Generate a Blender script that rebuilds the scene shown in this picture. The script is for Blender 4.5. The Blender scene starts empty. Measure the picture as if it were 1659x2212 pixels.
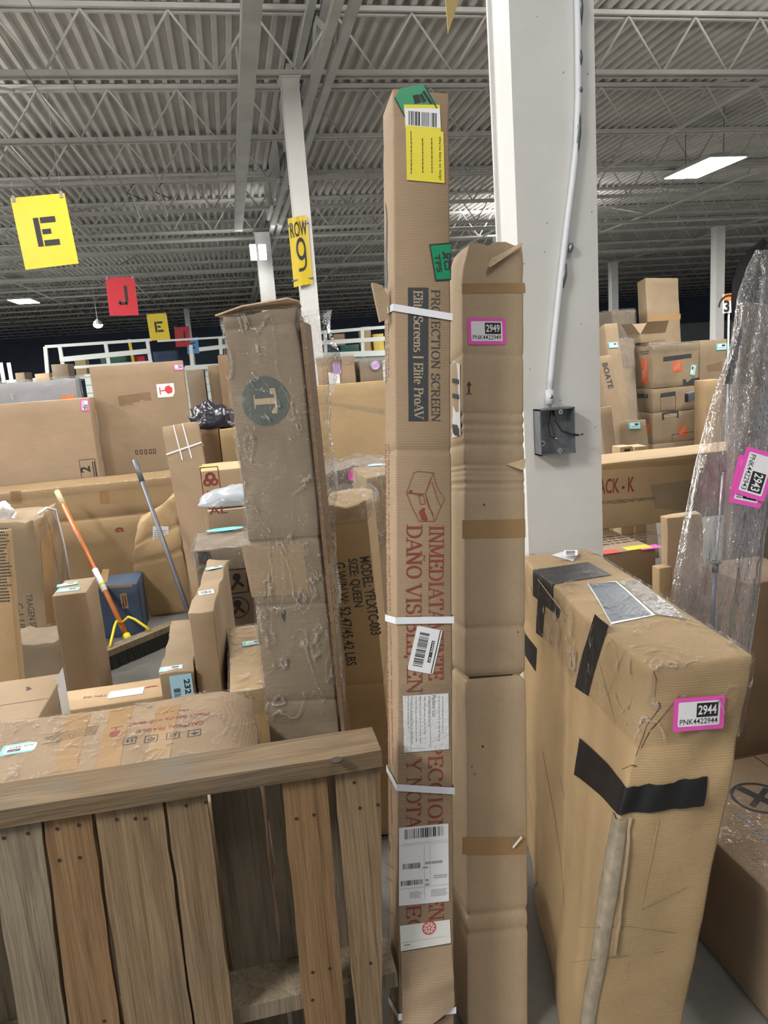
import bpy, bmesh, math, random
from mathutils import Vector, Matrix, noise
random.seed(7)
S = bpy.context.scene
COL = S.collection
rad = math.radians
# ------------------------------------------------------------------ camera, light, exposure
F = 1600.0; CX, CY = 829.5, 1106.0
PSI, PIT, ROL, HC = rad(10.8), rad(11.2), rad(4.3), 1.55
r0 = Vector((math.cos(PSI), -math.sin(PSI), 0))
FW = Vector((math.sin(PSI) * math.cos(PIT), math.cos(PSI) * math.cos(PIT), -math.sin(PIT)))
u0 = r0.cross(FW)
CR = math.cos(ROL) * r0 - math.sin(ROL) * u0
CU = math.sin(ROL) * r0 + math.cos(ROL) * u0
CAM = Vector((0, 0, HC))
cd = bpy.data.cameras.new('camera'); cam = bpy.data.objects.new('camera', cd); COL.objects.link(cam)
cd.sensor_fit = 'VERTICAL'; cd.sensor_height = 36.0; cd.lens = 36.0 * F / 2212.0
cd.clip_start = 0.05; cd.clip_end = 300
M = Matrix((CR, CU, -FW)).transposed().to_4x4(); M.translation = CAM
cam.matrix_world = M
S.camera = cam
S.view_settings.view_transform = 'Standard'; S.view_settings.look = 'None'
S.view_settings.exposure = 0.0; S.view_settings.gamma = 1.0; S.view_settings.use_curve_mapping = False
S.cycles.use_denoising = True
S.cycles.max_bounces = 8; S.cycles.transparent_max_bounces = 12
S.cycles.sample_clamp_indirect = 4.0
W = bpy.data.worlds.new('world'); S.world = W; W.use_nodes = True
# the rest of the lit hall, beyond the open sides: brighter towards the left
wn = W.node_tree; bg = wn.nodes['Background']; tc = wn.nodes.new('ShaderNodeTexCoord'); sp = wn.nodes.new('ShaderNodeSeparateXYZ'); mr = wn.nodes.new('ShaderNodeMapRange')
wn.links.new(tc.outputs['Generated'], sp.inputs[0]); wn.links.new(sp.outputs['X'], mr.inputs['Value']); wn.links.new(mr.outputs[0], bg.inputs[1])
mr.inputs['From Min'].default_value = -1.0; mr.inputs['From Max'].default_value = 0.12; mr.inputs['To Min'].default_value = 1.35; mr.inputs['To Max'].default_value = 0.22
bg.inputs[0].default_value = (0.95, 0.97, 1.0, 1)
def area(name, loc, sx, sy, power, col=(1.0, 0.975, 0.925), rot=(0, 0, 0)):
    l = bpy.data.lights.new(name, 'AREA'); l.shape = 'RECTANGLE'; l.size = sx; l.size_y = sy
    l.energy = power; l.color = col
    o = bpy.data.objects.new(name, l); o.location = loc; o.rotation_euler = rot; COL.objects.link(o)
    return o
# unseen lamps, mostly added as fill to balance the brightness: (x, y, power)
LAMPZ = 4.30
FILL_LAMPS = [(-3.2, -0.6, 270), (0.9, -0.7, 40), (-9.0, -2.2, 430), (2.9, 5.0, 120), (-5.6, 4.8, 330), (-0.6, 5.0, 120), (-4.6, 9.5, 460), (5.4, 5.4, 180),
         (-6.8, 16.5, 600), (7.0, 17.5, 400), (-9.5, 10.5, 350), (17.0, 14.0, 400), (10.0, 29.0, 400), (-14.5, 27.0, 400)]
for i, (x, y, p) in enumerate(FILL_LAMPS):
    area('lamp_or_fill_light', (x, y, LAMPZ - 0.06), 0.6, 1.2, p)
    area('ceiling_fill_light', (x, y, LAMPZ + 0.14), 0.6, 1.2, p * (1.1 if y < 12 else 0.35), rot=(math.pi, 0, 0))  # upward fill, added to brighten the ceiling
# ------------------------------------------------------------------ picture helpers
def ray(px, py): return FW + CR * ((px - CX) / F) + CU * ((CY - py) / F)
def atD(px, py, d): return CAM + ray(px, py) * d
def atZ(px, py, z):
    v = ray(px, py); return CAM + v * ((z - HC) / v.z)
def atY(px, py, y):
    v = ray(px, py); return CAM + v * (y / v.y)
def atX(px, py, x):
    v = ray(px, py); return CAM + v * (x / v.x)
# ------------------------------------------------------------------ materials
def newmat(name):
    m = bpy.data.materials.new(name); m.use_nodes = True
    nt = m.node_tree; b = nt.nodes['Principled BSDF']
    return m, nt, b
def node(nt, t, **kw):
    n = nt.nodes.new(t)
    for k, v in kw.items():
        if k.startswith('i_'):
            n.inputs[int(k[2:]) if k[2:].isdigit() else k[2:]].default_value = v
        else: setattr(n, k, v)
    return n
def mix(nt, a, b, fac, mode='MIX'):
    n = nt.nodes.new('ShaderNodeMix'); n.data_type = 'RGBA'; n.blend_type = mode
    for sock, v in ((0, fac), (6, a), (7, b)):
        if isinstance(v, bpy.types.NodeSocket): nt.links.new(v, n.inputs[sock])
        else: n.inputs[sock].default_value = (*v, 1) if isinstance(v, tuple) and len(v) == 3 else v
    return n.outputs[2]
def ramp(nt, src, p0, p1, c0=(0, 0, 0, 1), c1=(1, 1, 1, 1)):
    n = nt.nodes.new('ShaderNodeValToRGB'); e = n.color_ramp.elements
    e[0].position, e[1].position = p0, p1; e[0].color, e[1].color = c0, c1
    nt.links.new(src, n.inputs[0]); return n.outputs[0]
def coords(nt, scale=(1, 1, 1), rot=(0, 0, 0)):
    t = nt.nodes.new('ShaderNodeTexCoord'); m = nt.nodes.new('ShaderNodeMapping')
    m.inputs['Scale'].default_value = scale; m.inputs['Rotation'].default_value = rot
    nt.links.new(t.outputs['Object'], m.inputs[0]); return m.outputs[0]
def noi(nt, vec, scale, detail=3, rough=0.55, dist=0.0):
    n = nt.nodes.new('ShaderNodeTexNoise'); n.inputs['Scale'].default_value = scale
    n.inputs['Detail'].default_value = detail; n.inputs['Roughness'].default_value = rough; n.inputs['Distortion'].default_value = dist
    nt.links.new(vec, n.inputs['Vector']); return n.outputs['Fac']
def bump(nt, b, src, strength, dist=0.002):
    n = nt.nodes.new('ShaderNodeBump'); n.inputs['Strength'].default_value = strength; n.inputs['Distance'].default_value = dist
    nt.links.new(src, n.inputs['Height']); nt.links.new(n.outputs[0], b.inputs['Normal'])
def plain(name, col, rough=0.6, metal=0.0, var=0.0, vscale=12, spec=None, bmp=0.0):
    m, nt, b = newmat(name)
    b.inputs['Base Color'].default_value = (*col, 1); b.inputs['Roughness'].default_value = rough; b.inputs['Metallic'].default_value = metal
    if spec is not None: b.inputs['Specular IOR Level'].default_value = spec
    if var or bmp:
        n = noi(nt, coords(nt), vscale, 4)
        if var:
            c = mix(nt, tuple(x * (1 - var) for x in col), tuple(min(1, x * (1 + var)) for x in col), ramp(nt, n, 0.3, 0.7))
            nt.links.new(c, b.inputs['Base Color'])
        if bmp: bump(nt, b, n, bmp)
    return m
def cardboard(name, col, rough=0.75, flute=(0, 0, 1), stain=0.12, fl=0.05):
    """kraft board: fibre speckle, broad tone drift, faint flute lines and dents in the bump"""
    m, nt, b = newmat(name)
    v = coords(nt)
    broad = noi(nt, v, 3.0, 3); fine = noi(nt, v, 90, 2)
    c = mix(nt, tuple(x * (1 - stain) for x in col), tuple(x * (1 + stain * 0.7) for x in col), ramp(nt, broad, 0.3, 0.7))
    c = mix(nt, c, tuple(x * 0.72 for x in col), ramp(nt, fine, 0.55, 0.85, c1=(0.35, 0.35, 0.35, 1)))
    st = noi(nt, coords(nt, tuple(1 + 5 * f for f in flute)), 2.2, 4, 0.6)
    c = mix(nt, c, tuple(x * 0.62 for x in col), ramp(nt, st, 0.60, 0.85, c1=(0.45, 0.45, 0.45, 1)))
    nt.links.new(c, b.inputs['Base Color'])
    b.inputs['Roughness'].default_value = rough; b.inputs['Specular IOR Level'].default_value = 0.25
    w = nt.nodes.new('ShaderNodeTexWave'); w.inputs['Scale'].default_value = 60; w.inputs['Distortion'].default_value = 0.6
    w.bands_direction = 'XYZ'[max(range(3), key=lambda i: flute[i])]
    nt.links.new(v, w.inputs['Vector'])
    mx = nt.nodes.new('ShaderNodeMath'); mx.operation = 'MULTIPLY_ADD'; mx.inputs[1].default_value = fl
    nt.links.new(w.outputs['Fac'], mx.inputs[0])
    dn = noi(nt, v, 7, 4, 0.6); nt.links.new(dn, mx.inputs[2])
    bump(nt, b, mx.outputs[0], 0.35, 0.012)
    return m
def wood(name, c0, c1, axis=2, grey=0.35):
    m, nt, b = newmat(name)
    sc = [9, 9, 9]; sc[axis] = 0.7
    v = coords(nt, tuple(sc))
    g = noi(nt, v, 3.2, 6, 0.62, 1.2)
    c = mix(nt, c0, c1, ramp(nt, g, 0.32, 0.68))
    sc2 = [60, 60, 60]; sc2[axis] = 1.5
    g2 = noi(nt, coords(nt, tuple(sc2)), 2.0, 3, 0.6)
    c = mix(nt, c, tuple(x * 0.45 for x in c0), ramp(nt, g2, 0.5, 0.75, c1=(0.7, 0.7, 0.7, 1)))
    big = noi(nt, coords(nt), 2.6, 4, 0.6)
    c = mix(nt, c, (0.13, 0.125, 0.115), ramp(nt, big, 0.52, 0.72, c1=(grey, grey, grey, 1)))
    nt.links.new(c, b.inputs['Base Color']); b.inputs['Roughness'].default_value = 0.8; b.inputs['Specular IOR Level'].default_value = 0.2
    ad = nt.nodes.new('ShaderNodeMath'); ad.operation = 'ADD'; nt.links.new(g, ad.inputs[0]); nt.links.new(g2, ad.inputs[1])
    bump(nt, b, ad.outputs[0], 0.5, 0.004)
    return m
def film(name, tint=(0.965, 0.965, 0.97), base=0.05, gain=0.75, scale=40, bstr=0.6, rough=0.08, haze=0.0, hcol=(0.8, 0.8, 0.82), fine=0.4, st=(1, 1, 1), crease=0):
    """clear stretch film: mostly transparent, glossy at the wrinkles"""
    m = bpy.data.materials.new(name); m.use_nodes = True; nt = m.node_tree; nt.nodes.clear()
    out = nt.nodes.new('ShaderNodeOutputMaterial')
    tr = nt.nodes.new('ShaderNodeBsdfTransparent'); tr.inputs[0].default_value = (*tint, 1)
    gl = nt.nodes.new('ShaderNodeBsdfGlossy'); gl.inputs['Roughness'].default_value = rough; gl.inputs[0].default_value = (1, 1, 1, 1)
    v = coords(nt, st)
    na = noi(nt, v, scale, 4, 0.6, 1.5); nb = noi(nt, v, scale * 3.2, 2, 0.5, 2.5)
    ab = nt.nodes.new('ShaderNodeMath'); ab.operation = 'ADD'; nt.links.new(na, ab.inputs[0]); nt.links.new(ramp(nt, nb, 0.45, 0.62, c1=(fine, fine, fine, 1)), ab.inputs[1]); n1 = ab.outputs[0]
    bp = nt.nodes.new('ShaderNodeBump'); bp.inputs['Strength'].default_value = bstr; bp.inputs['Distance'].default_value = 0.01
    nt.links.new(n1, bp.inputs['Height']); nt.links.new(bp.outputs[0], gl.inputs['Normal'])
    fr = nt.nodes.new('ShaderNodeLayerWeight'); fr.inputs[0].default_value = 0.35; nt.links.new(bp.outputs[0], fr.inputs['Normal'])
    ma = nt.nodes.new('ShaderNodeMath'); ma.operation = 'MULTIPLY_ADD'; ma.inputs[1].default_value = gain; ma.inputs[2].default_value = base
    if crease:
        nc = noi(nt, coords(nt, (1, 1, .45)), crease, 3, 0.55, 1.0)
        s1 = nt.nodes.new('ShaderNodeMath'); s1.operation = 'SUBTRACT'; s1.inputs[1].default_value = 0.5; nt.links.new(nc, s1.inputs[0])
        s2 = nt.nodes.new('ShaderNodeMath'); s2.operation = 'ABSOLUTE'; nt.links.new(s1.outputs[0], s2.inputs[0])
        mk = ramp(nt, s2.outputs[0], 0.0, 0.013, (1, 1, 1, 1), (0.14, 0.14, 0.14, 1))
        s3 = nt.nodes.new('ShaderNodeMath'); s3.operation = 'MULTIPLY'; nt.links.new(fr.outputs['Fresnel'], s3.inputs[0]); nt.links.new(mk, s3.inputs[1])
        nt.links.new(s3.outputs[0], ma.inputs[0])
    else: nt.links.new(fr.outputs['Fresnel'], ma.inputs[0])
    s0 = tr.outputs[0]
    if haze:
        df = nt.nodes.new('ShaderNodeBsdfDiffuse'); df.inputs[0].default_value = (*hcol, 1)
        nt.links.new(bp.outputs[0], df.inputs['Normal'])
        hm = nt.nodes.new('ShaderNodeMixShader')
        hn = noi(nt, v, 6, 4, 0.65, 2.0)
        hr = ramp(nt, hn, 0.4, 0.75, (haze * 0.3,) * 3 + (1,), (min(1, haze * 2.0),) * 3 + (1,))
        nt.links.new(hr, hm.inputs[0]); nt.links.new(s0, hm.inputs[1]); nt.links.new(df.outputs[0], hm.inputs[2]); s0 = hm.outputs[0]
    mx = nt.nodes.new('ShaderNodeMixShader'); nt.links.new(ma.outputs[0], mx.inputs[0])
    g0 = gl.outputs[0]
    if crease:
        wd = nt.nodes.new('ShaderNodeBsdfDiffuse'); wd.inputs[0].default_value = (.85, .85, .86, 1); gm = nt.nodes.new('ShaderNodeMixShader')
        nt.links.new(mk, gm.inputs[0]); nt.links.new(g0, gm.inputs[1]); nt.links.new(wd.outputs[0], gm.inputs[2]); g0 = gm.outputs[0]
    nt.links.new(s0, mx.inputs[1]); nt.links.new(g0, mx.inputs[2])
    nt.links.new(mx.outputs[0], out.inputs[0])
    return m
def emit(name, col, strength):
    m = bpy.data.materials.new(name); m.use_nodes = True; nt = m.node_tree; nt.nodes.clear()
    out = nt.nodes.new('ShaderNodeOutputMaterial'); e = nt.nodes.new('ShaderNodeEmission')
    e.inputs[0].default_value = (*col, 1); e.inputs[1].default_value = strength; nt.links.new(e.outputs[0], out.inputs[0]); return m
KR = (0.36, 0.235, 0.13)
MT = dict(
    kraft=cardboard('kraft_board', (0.315, 0.228, 0.148)),
    kraft_mid=cardboard('plain_kraft_board', (0.44, 0.335, 0.225), flute=(1, 0, 0)),
    kraft_dull=cardboard('dull_kraft_board', (0.285, 0.212, 0.137), stain=0.2),
    kraft_gold=cardboard('golden_kraft_board', (0.40, 0.282, 0.155)),
    kraft_pale=cardboard('pale_kraft_board', (0.46, 0.33, 0.20)),
    kraft_pink=cardboard('pinkish_kraft_board', (0.37, 0.27, 0.18)),
    kraft_dark=cardboard('dark_kraft_board', (0.22, 0.145, 0.085), stain=0.2),
    kraft_grey=cardboard('greyish_kraft_board', (0.215, 0.17, 0.122), stain=0.2),
    kraft_edge=plain('torn_kraft_edge', (0.55, 0.42, 0.28), 0.9, var=0.2, vscale=60),
    tape_tan=plain('tan_packing_tape', (0.34, 0.21, 0.10), 0.28, spec=0.5, var=0.06),
    tape_black=plain('black_cloth_tape', (0.012, 0.012, 0.014), 0.45, var=0.3, vscale=30, bmp=0.2),
    strap=plain('white_plastic_strapping', (0.78, 0.80, 0.86), 0.4),
    white=plain('white_label_paper', (0.80, 0.81, 0.84), 0.5),
    white_warm=plain('white_sheet', (0.78, 0.77, 0.74), 0.55),
    black=plain('black_print', (0.018, 0.018, 0.02), 0.6),
    dkprint=plain('charcoal_print', (0.035, 0.04, 0.045), 0.65),
    brprint=plain('dark_brown_print', (0.07, 0.045, 0.03), 0.8),
    ltprint=plain('kraft_lettering', (0.42, 0.33, 0.22), 0.8),
    red=plain('red_print', (0.22, 0.045, 0.035), 0.75, var=0.1, vscale=50),
    redlt=plain('bright_red_print', (0.62, 0.05, 0.05), 0.6),
    grey=plain('grey_print', (0.30, 0.31, 0.33), 0.7),
    pink=plain('hot_pink_label', (0.80, 0.10, 0.50), 0.45),
    lilac=plain('lilac_label', (0.55, 0.40, 0.75), 0.5),
    teal=plain('turquoise_label', (0.20, 0.66, 0.66), 0.5),
    skyl=plain('pale_blue_label', (0.35, 0.60, 0.75), 0.5),
    green=plain('green_label', (0.0, 0.23, 0.10), 0.4),
    yellow=plain('yellow_label', (0.72, 0.62, 0.03), 0.45),
    signyellow=plain('yellow_sign_board', (0.66, 0.49, 0.016), 0.3, var=0.03),
    signred=plain('red_sign_board', (0.52, 0.015, 0.03), 0.35),
    signblue=plain('blue_sign_board', (0.12, 0.36, 0.72), 0.4),
    orange=plain('orange_label', (0.85, 0.20, 0.04), 0.5),
    hdorange=plain('orange_red_print', (0.62, 0.11, 0.04), 0.7),
    blue=plain('blue_carton_print', (0.042, 0.07, 0.125), 0.6, var=0.15, vscale=6),
    tmark=plain('green_grey_print', (0.07, 0.085, 0.075), 0.6),
    navy=plain('blue_grey_card', (0.115, 0.14, 0.18), 0.35, var=0.2, vscale=9),
    paint=plain('white_paint', (0.72, 0.72, 0.70), 0.5, var=0.04, vscale=5, bmp=0.1),
    steelpaint=plain('grey_white_steel_paint', (0.50, 0.50, 0.49), 0.55, var=0.12, vscale=3),
    darksteel=plain('dark_painted_steel', (0.10, 0.11, 0.12), 0.45, metal=0.3),
    galv=plain('galvanised_steel', (0.23, 0.25, 0.27), 0.4, metal=0.6, var=0.25, vscale=25),
    galvlt=plain('bright_zinc', (0.6, 0.62, 0.64), 0.35, metal=0.6),
    copper=plain('stripped_copper_wire', (0.35, 0.16, 0.08), 0.4, metal=0.7),
    silverwrap=plain('silvery_wrap', (.36, .36, .38), .35, bmp=.6, vscale=14),
    rubber=plain('black_insulation', (0.012, 0.012, 0.014), 0.4),
    wood_a=wood('weathered_pine', (0.160, 0.108, 0.060), (0.272, 0.192, 0.116)),
    wood_b=wood('reddish_pine', (0.172, 0.101, 0.051), (0.257, 0.160, 0.082), grey=0.15),
    wood_c=wood('greyed_pine', (0.160, 0.128, 0.088), (0.264, 0.216, 0.156), grey=0.6),
    wood_rail=wood('stained_pine_rail', (0.122, 0.086, 0.050), (0.216, 0.155, 0.094), axis=0, grey=0.85),
    nail=plain('rusty_nail', (0.03, 0.018, 0.012), 0.7),
    broom=plain('orange_handle', (0.42, 0.13, 0.03), 0.45, var=0.15),
    polegrey=plain('slate_handle', (0.07, 0.075, 0.09), 0.45),
    plyellow=plain('yellow_plastic', (0.75, 0.60, 0.02), 0.4),
    bristle=plain('black_bristle', (0.01, 0.011, 0.01), 0.8),
    clear_tape=plain('greyish_clear_tape', (.30, .25, .185), .22, spec=.6, var=.25, vscale=30, bmp=.5),
    bagblack=plain('black_film', (0.02, 0.02, 0.03), 0.25, bmp=0.8, vscale=30),
    film=film('stretch_film', tint=(0.985, 0.985, 0.985), base=0.008, gain=1.1, scale=26, bstr=1.0, rough=0.12, fine=0.6, crease=9),
    film_soft=film('soft_stretch_film', base=0.02, gain=0.35, scale=12, bstr=0.5, rough=0.12),
    film_silver=film('wrinkled_film', tint=(0.97, 0.97, 0.97), base=0.02, gain=1.2, scale=40, bstr=1.0, rough=0.12, haze=0.05, fine=0.6, crease=12),
    film_bag=film('polythene_bag', tint=(0.95, 0.945, 0.96), base=0.035, gain=0.85, scale=17, bstr=0.75, rough=0.10, haze=0.08, fine=0.12, st=(1, 1, .22), hcol=(0.75, 0.73, 0.77)),
    poly_grey=film('grey_polythene', base=0.1, gain=0.6, scale=14, bstr=0.6, rough=0.2, haze=0.5, hcol=(0.55, 0.58, 0.62)),
)
# ------------------------------------------------------------------ mesh helpers
class MB:
    """collects polygons with a material each; build() links ONE mesh object"""
    def __init__(s): s.v = []; s.f = []; s.m = []; s.mats = []
    def mi(s, mat):
        if mat not in s.mats: s.mats.append(mat)
        return s.mats.index(mat)
    def add(s, vs, fs, mat):
        n = len(s.v); k = s.mi(MT[mat] if isinstance(mat, str) else mat)
        s.v += [Vector(p) for p in vs]
        for f in fs: s.f.append([i + n for i in f]); s.m.append(k)
    def box(s, a, b, mat, R=None):
        (x0, y0, z0), (x1, y1, z1) = a, b
        vs = [Vector(p) for p in ((x0, y0, z0), (x1, y0, z0), (x1, y1, z0), (x0, y1, z0), (x0, y0, z1), (x1, y0, z1), (x1, y1, z1), (x0, y1, z1))]
        if R is not None: vs = [R @ p for p in vs]
        s.add(vs, [(0, 3, 2, 1), (4, 5, 6, 7), (0, 1, 5, 4), (1, 2, 6, 5), (2, 3, 7, 6), (3, 0, 4, 7)], mat)
    def tube(s, pts, r, mat, n=8, cap=True):
        pts = [Vector(p) for p in pts]; rs = r if isinstance(r, (list, tuple)) else [r] * len(pts)
        vs = []; prev = None
        for i, p in enumerate(pts):
            d = (pts[min(i + 1, len(pts) - 1)] - pts[max(i - 1, 0)]).normalized()
            if prev is None: a = d.orthogonal().normalized()
            else: a = (prev - d * prev.dot(d)).normalized()
            prev = a; b = d.cross(a)
            for k in range(n):
                t = 2 * math.pi * k / n; vs.append(p + (a * math.cos(t) + b * math.sin(t)) * rs[i])
        fs = [(i * n + k, i * n + (k + 1) % n, (i + 1) * n + (k + 1) % n, (i + 1) * n + k) for i in range(len(pts) - 1) for k in range(n)]
        if cap: fs += [tuple(range(n))[::-1], tuple(range((len(pts) - 1) * n, len(pts) * n))]
        s.add(vs, fs, mat)
    def bar(s, p, q, w, h, mat, up=Vector((0, 0, 1))):
        p, q = Vector(p), Vector(q); d = (q - p).normalized(); x = d.cross(up).normalized(); u = x.cross(d)
        vs = [c + x * (sx * w / 2) + u * (sy * h / 2) for c in (p, q) for sx, sy in ((-1, -1), (1, -1), (1, 1), (-1, 1))]
        s.add(vs, [(0, 1, 2, 3), (7, 6, 5, 4), (0, 4, 5, 1), (1, 5, 6, 2), (2, 6, 7, 3), (3, 7, 4, 0)], mat)
    def disc(s, c, nrm, r, mat, n=16, th=0.0):
        c = Vector(c); nrm = Vector(nrm).normalized(); a = nrm.orthogonal().normalized(); b = nrm.cross(a)
        ring = [a * (math.cos(2 * math.pi * k / n) * r) + b * (math.sin(2 * math.pi * k / n) * r) for k in range(n)]
        s.add([c + nrm * th + q for q in ring] + [c + q for q in ring], [tuple(range(n))] + [(n + k, n + (k + 1) % n, (k + 1) % n, k) for k in range(n)], mat)
    def build(s, name, parent=None, smooth=False, M=None):
        me = bpy.data.meshes.new(name); me.from_pydata([tuple(p) for p in s.v], [], s.f); me.validate(clean_customdata=False)
        for m in s.mats: me.materials.append(m)
        if len(me.polygons) == len(s.m): me.polygons.foreach_set('material_index', s.m)
        if smooth: me.polygons.foreach_set('use_smooth', [True] * len(me.polygons))
        me.update()
        o = bpy.data.objects.new(name, me); COL.objects.link(o)
        if parent is not None: o.parent = parent
        if M is not None: o.matrix_world = M
        return o
def tag(o, label=None, cat=None, group=None, kind=None):
    if label: o['label'] = label
    if cat: o['category'] = cat
    if group: o['group'] = group
    if kind: o['kind'] = kind
    return o
def thing(name, label, cat, loc=(0, 0, 0), group=None, M=None):
    o = bpy.data.objects.new(name, None); COL.objects.link(o); o.empty_display_size = 0.05
    if M is not None: o.matrix_world = M
    else: o.location = loc
    return tag(o, label, cat, group)
def centred(verts):
    c = sum((Vector(v) for v in verts), Vector()) / len(verts); return c
def rebase(o):
    """move a one-mesh thing's origin to the middle of its base"""
    vs = [v.co for v in o.data.vertices]
    c = Vector(((min(v.x for v in vs) + max(v.x for v in vs)) / 2, (min(v.y for v in vs) + max(v.y for v in vs)) / 2, min(v.z for v in vs)))
    o.data.transform(Matrix.Translation(-c)); o.location = c; return o
# ------------------------------------------------------------------ lettering: 2-D polygons
_tc = {}
def sans(txt, bold=0.0):
    k = (txt, bold)
    if k not in _tc:
        cu = bpy.data.curves.new('t', 'FONT'); cu.body = txt; cu.size = 1; cu.offset = bold; cu.resolution_u = 3
        o = bpy.data.objects.new('t', cu); COL.objects.link(o)
        bpy.context.view_layer.update()
        me = o.evaluated_get(bpy.context.evaluated_depsgraph_get()).to_mesh()
        vs = [(v.co.x, v.co.y) for v in me.vertices]; fs = [tuple(p.vertices) for p in me.polygons]
        bpy.data.objects.remove(o); bpy.data.curves.remove(cu)
        _tc[k] = (vs, fs)
    return _tc[k]
def fit(vf, w=None, h=None, x=0, y=0):
    """scale lettering to a width and/or height, its lower-left corner at (x, y)"""
    vs, fs = vf
    if not vs: return vf
    x0, x1 = min(v[0] for v in vs), max(v[0] for v in vs); y0, y1 = min(v[1] for v in vs), max(v[1] for v in vs)
    sx = (w / (x1 - x0)) if w else None; sy = (h / (y1 - y0)) if h else None
    sx = sx or sy; sy = sy or sx
    return [((a - x0) * sx + x, (b - y0) * sy + y) for a, b in vs], fs
def rect(x0, y0, x1, y1, seg=0.03):
    nx = max(1, min(12, int((x1 - x0) / seg))); ny = max(1, min(24, int((y1 - y0) / seg)))
    vs = [(x0 + (x1 - x0) * i / nx, y0 + (y1 - y0) * j / ny) for j in range(ny + 1) for i in range(nx + 1)]
    return vs, [(j * (nx + 1) + i, j * (nx + 1) + i + 1, (j + 1) * (nx + 1) + i + 1, (j + 1) * (nx + 1) + i) for j in range(ny) for i in range(nx)]
def rrect(x0, y0, x1, y1, r):
    pts = []
    for cx, cy, a in ((x1 - r, y1 - r, 0), (x0 + r, y1 - r, 90), (x0 + r, y0 + r, 180), (x1 - r, y0 + r, 270)):
        for k in range(4): t = rad(a + 30 * k); pts.append((cx + r * math.cos(t), cy + r * math.sin(t)))
    c = ((x0 + x1) / 2, (y0 + y1) / 2); n = len(pts)
    return pts + [c], [(i, (i + 1) % n, n) for i in range(n)]
def ngon(pts): return list(pts), [tuple(range(len(pts)))]
def ringp(cx, cy, r0_, r1_, a0=0, a1=360, n=28, ry=1.0):
    vs = []
    for k in range(n + 1):
        t = rad(a0 + (a1 - a0) * k / n); c, s_ = math.cos(t), math.sin(t)
        vs += [(cx + c * r0_, cy + s_ * r0_ * ry), (cx + c * r1_, cy + s_ * r1_ * ry)]
    return vs, [(2 * k, 2 * k + 1, 2 * k + 3, 2 * k + 2) for k in range(n)]
def line2(pts, w):
    vs = []; fs = []
    for (ax, ay), (bx, by) in zip(pts, pts[1:]):
        L = math.hypot(bx - ax, by - ay) or 1; nx, ny = -(by - ay) / L * w / 2, (bx - ax) / L * w / 2
        n = len(vs); vs += [(ax + nx, ay + ny), (bx + nx, by + ny), (bx - nx, by - ny), (ax - nx, ay - ny)]; fs.append((n, n + 3, n + 2, n + 1))
    return vs, fs
def join2(*parts):
    vs, fs = [], []
    for a, b in parts:
        n = len(vs); vs += a; fs += [tuple(i + n for i in f) for f in b]
    return vs, fs
def _arc(cx, cy, rx, ry, a0, a1, n=14): return [(cx + rx * math.cos(rad(a0 + (a1 - a0) * k / n)), cy + ry * math.sin(rad(a0 + (a1 - a0) * k / n))) for k in range(n + 1)]
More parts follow.
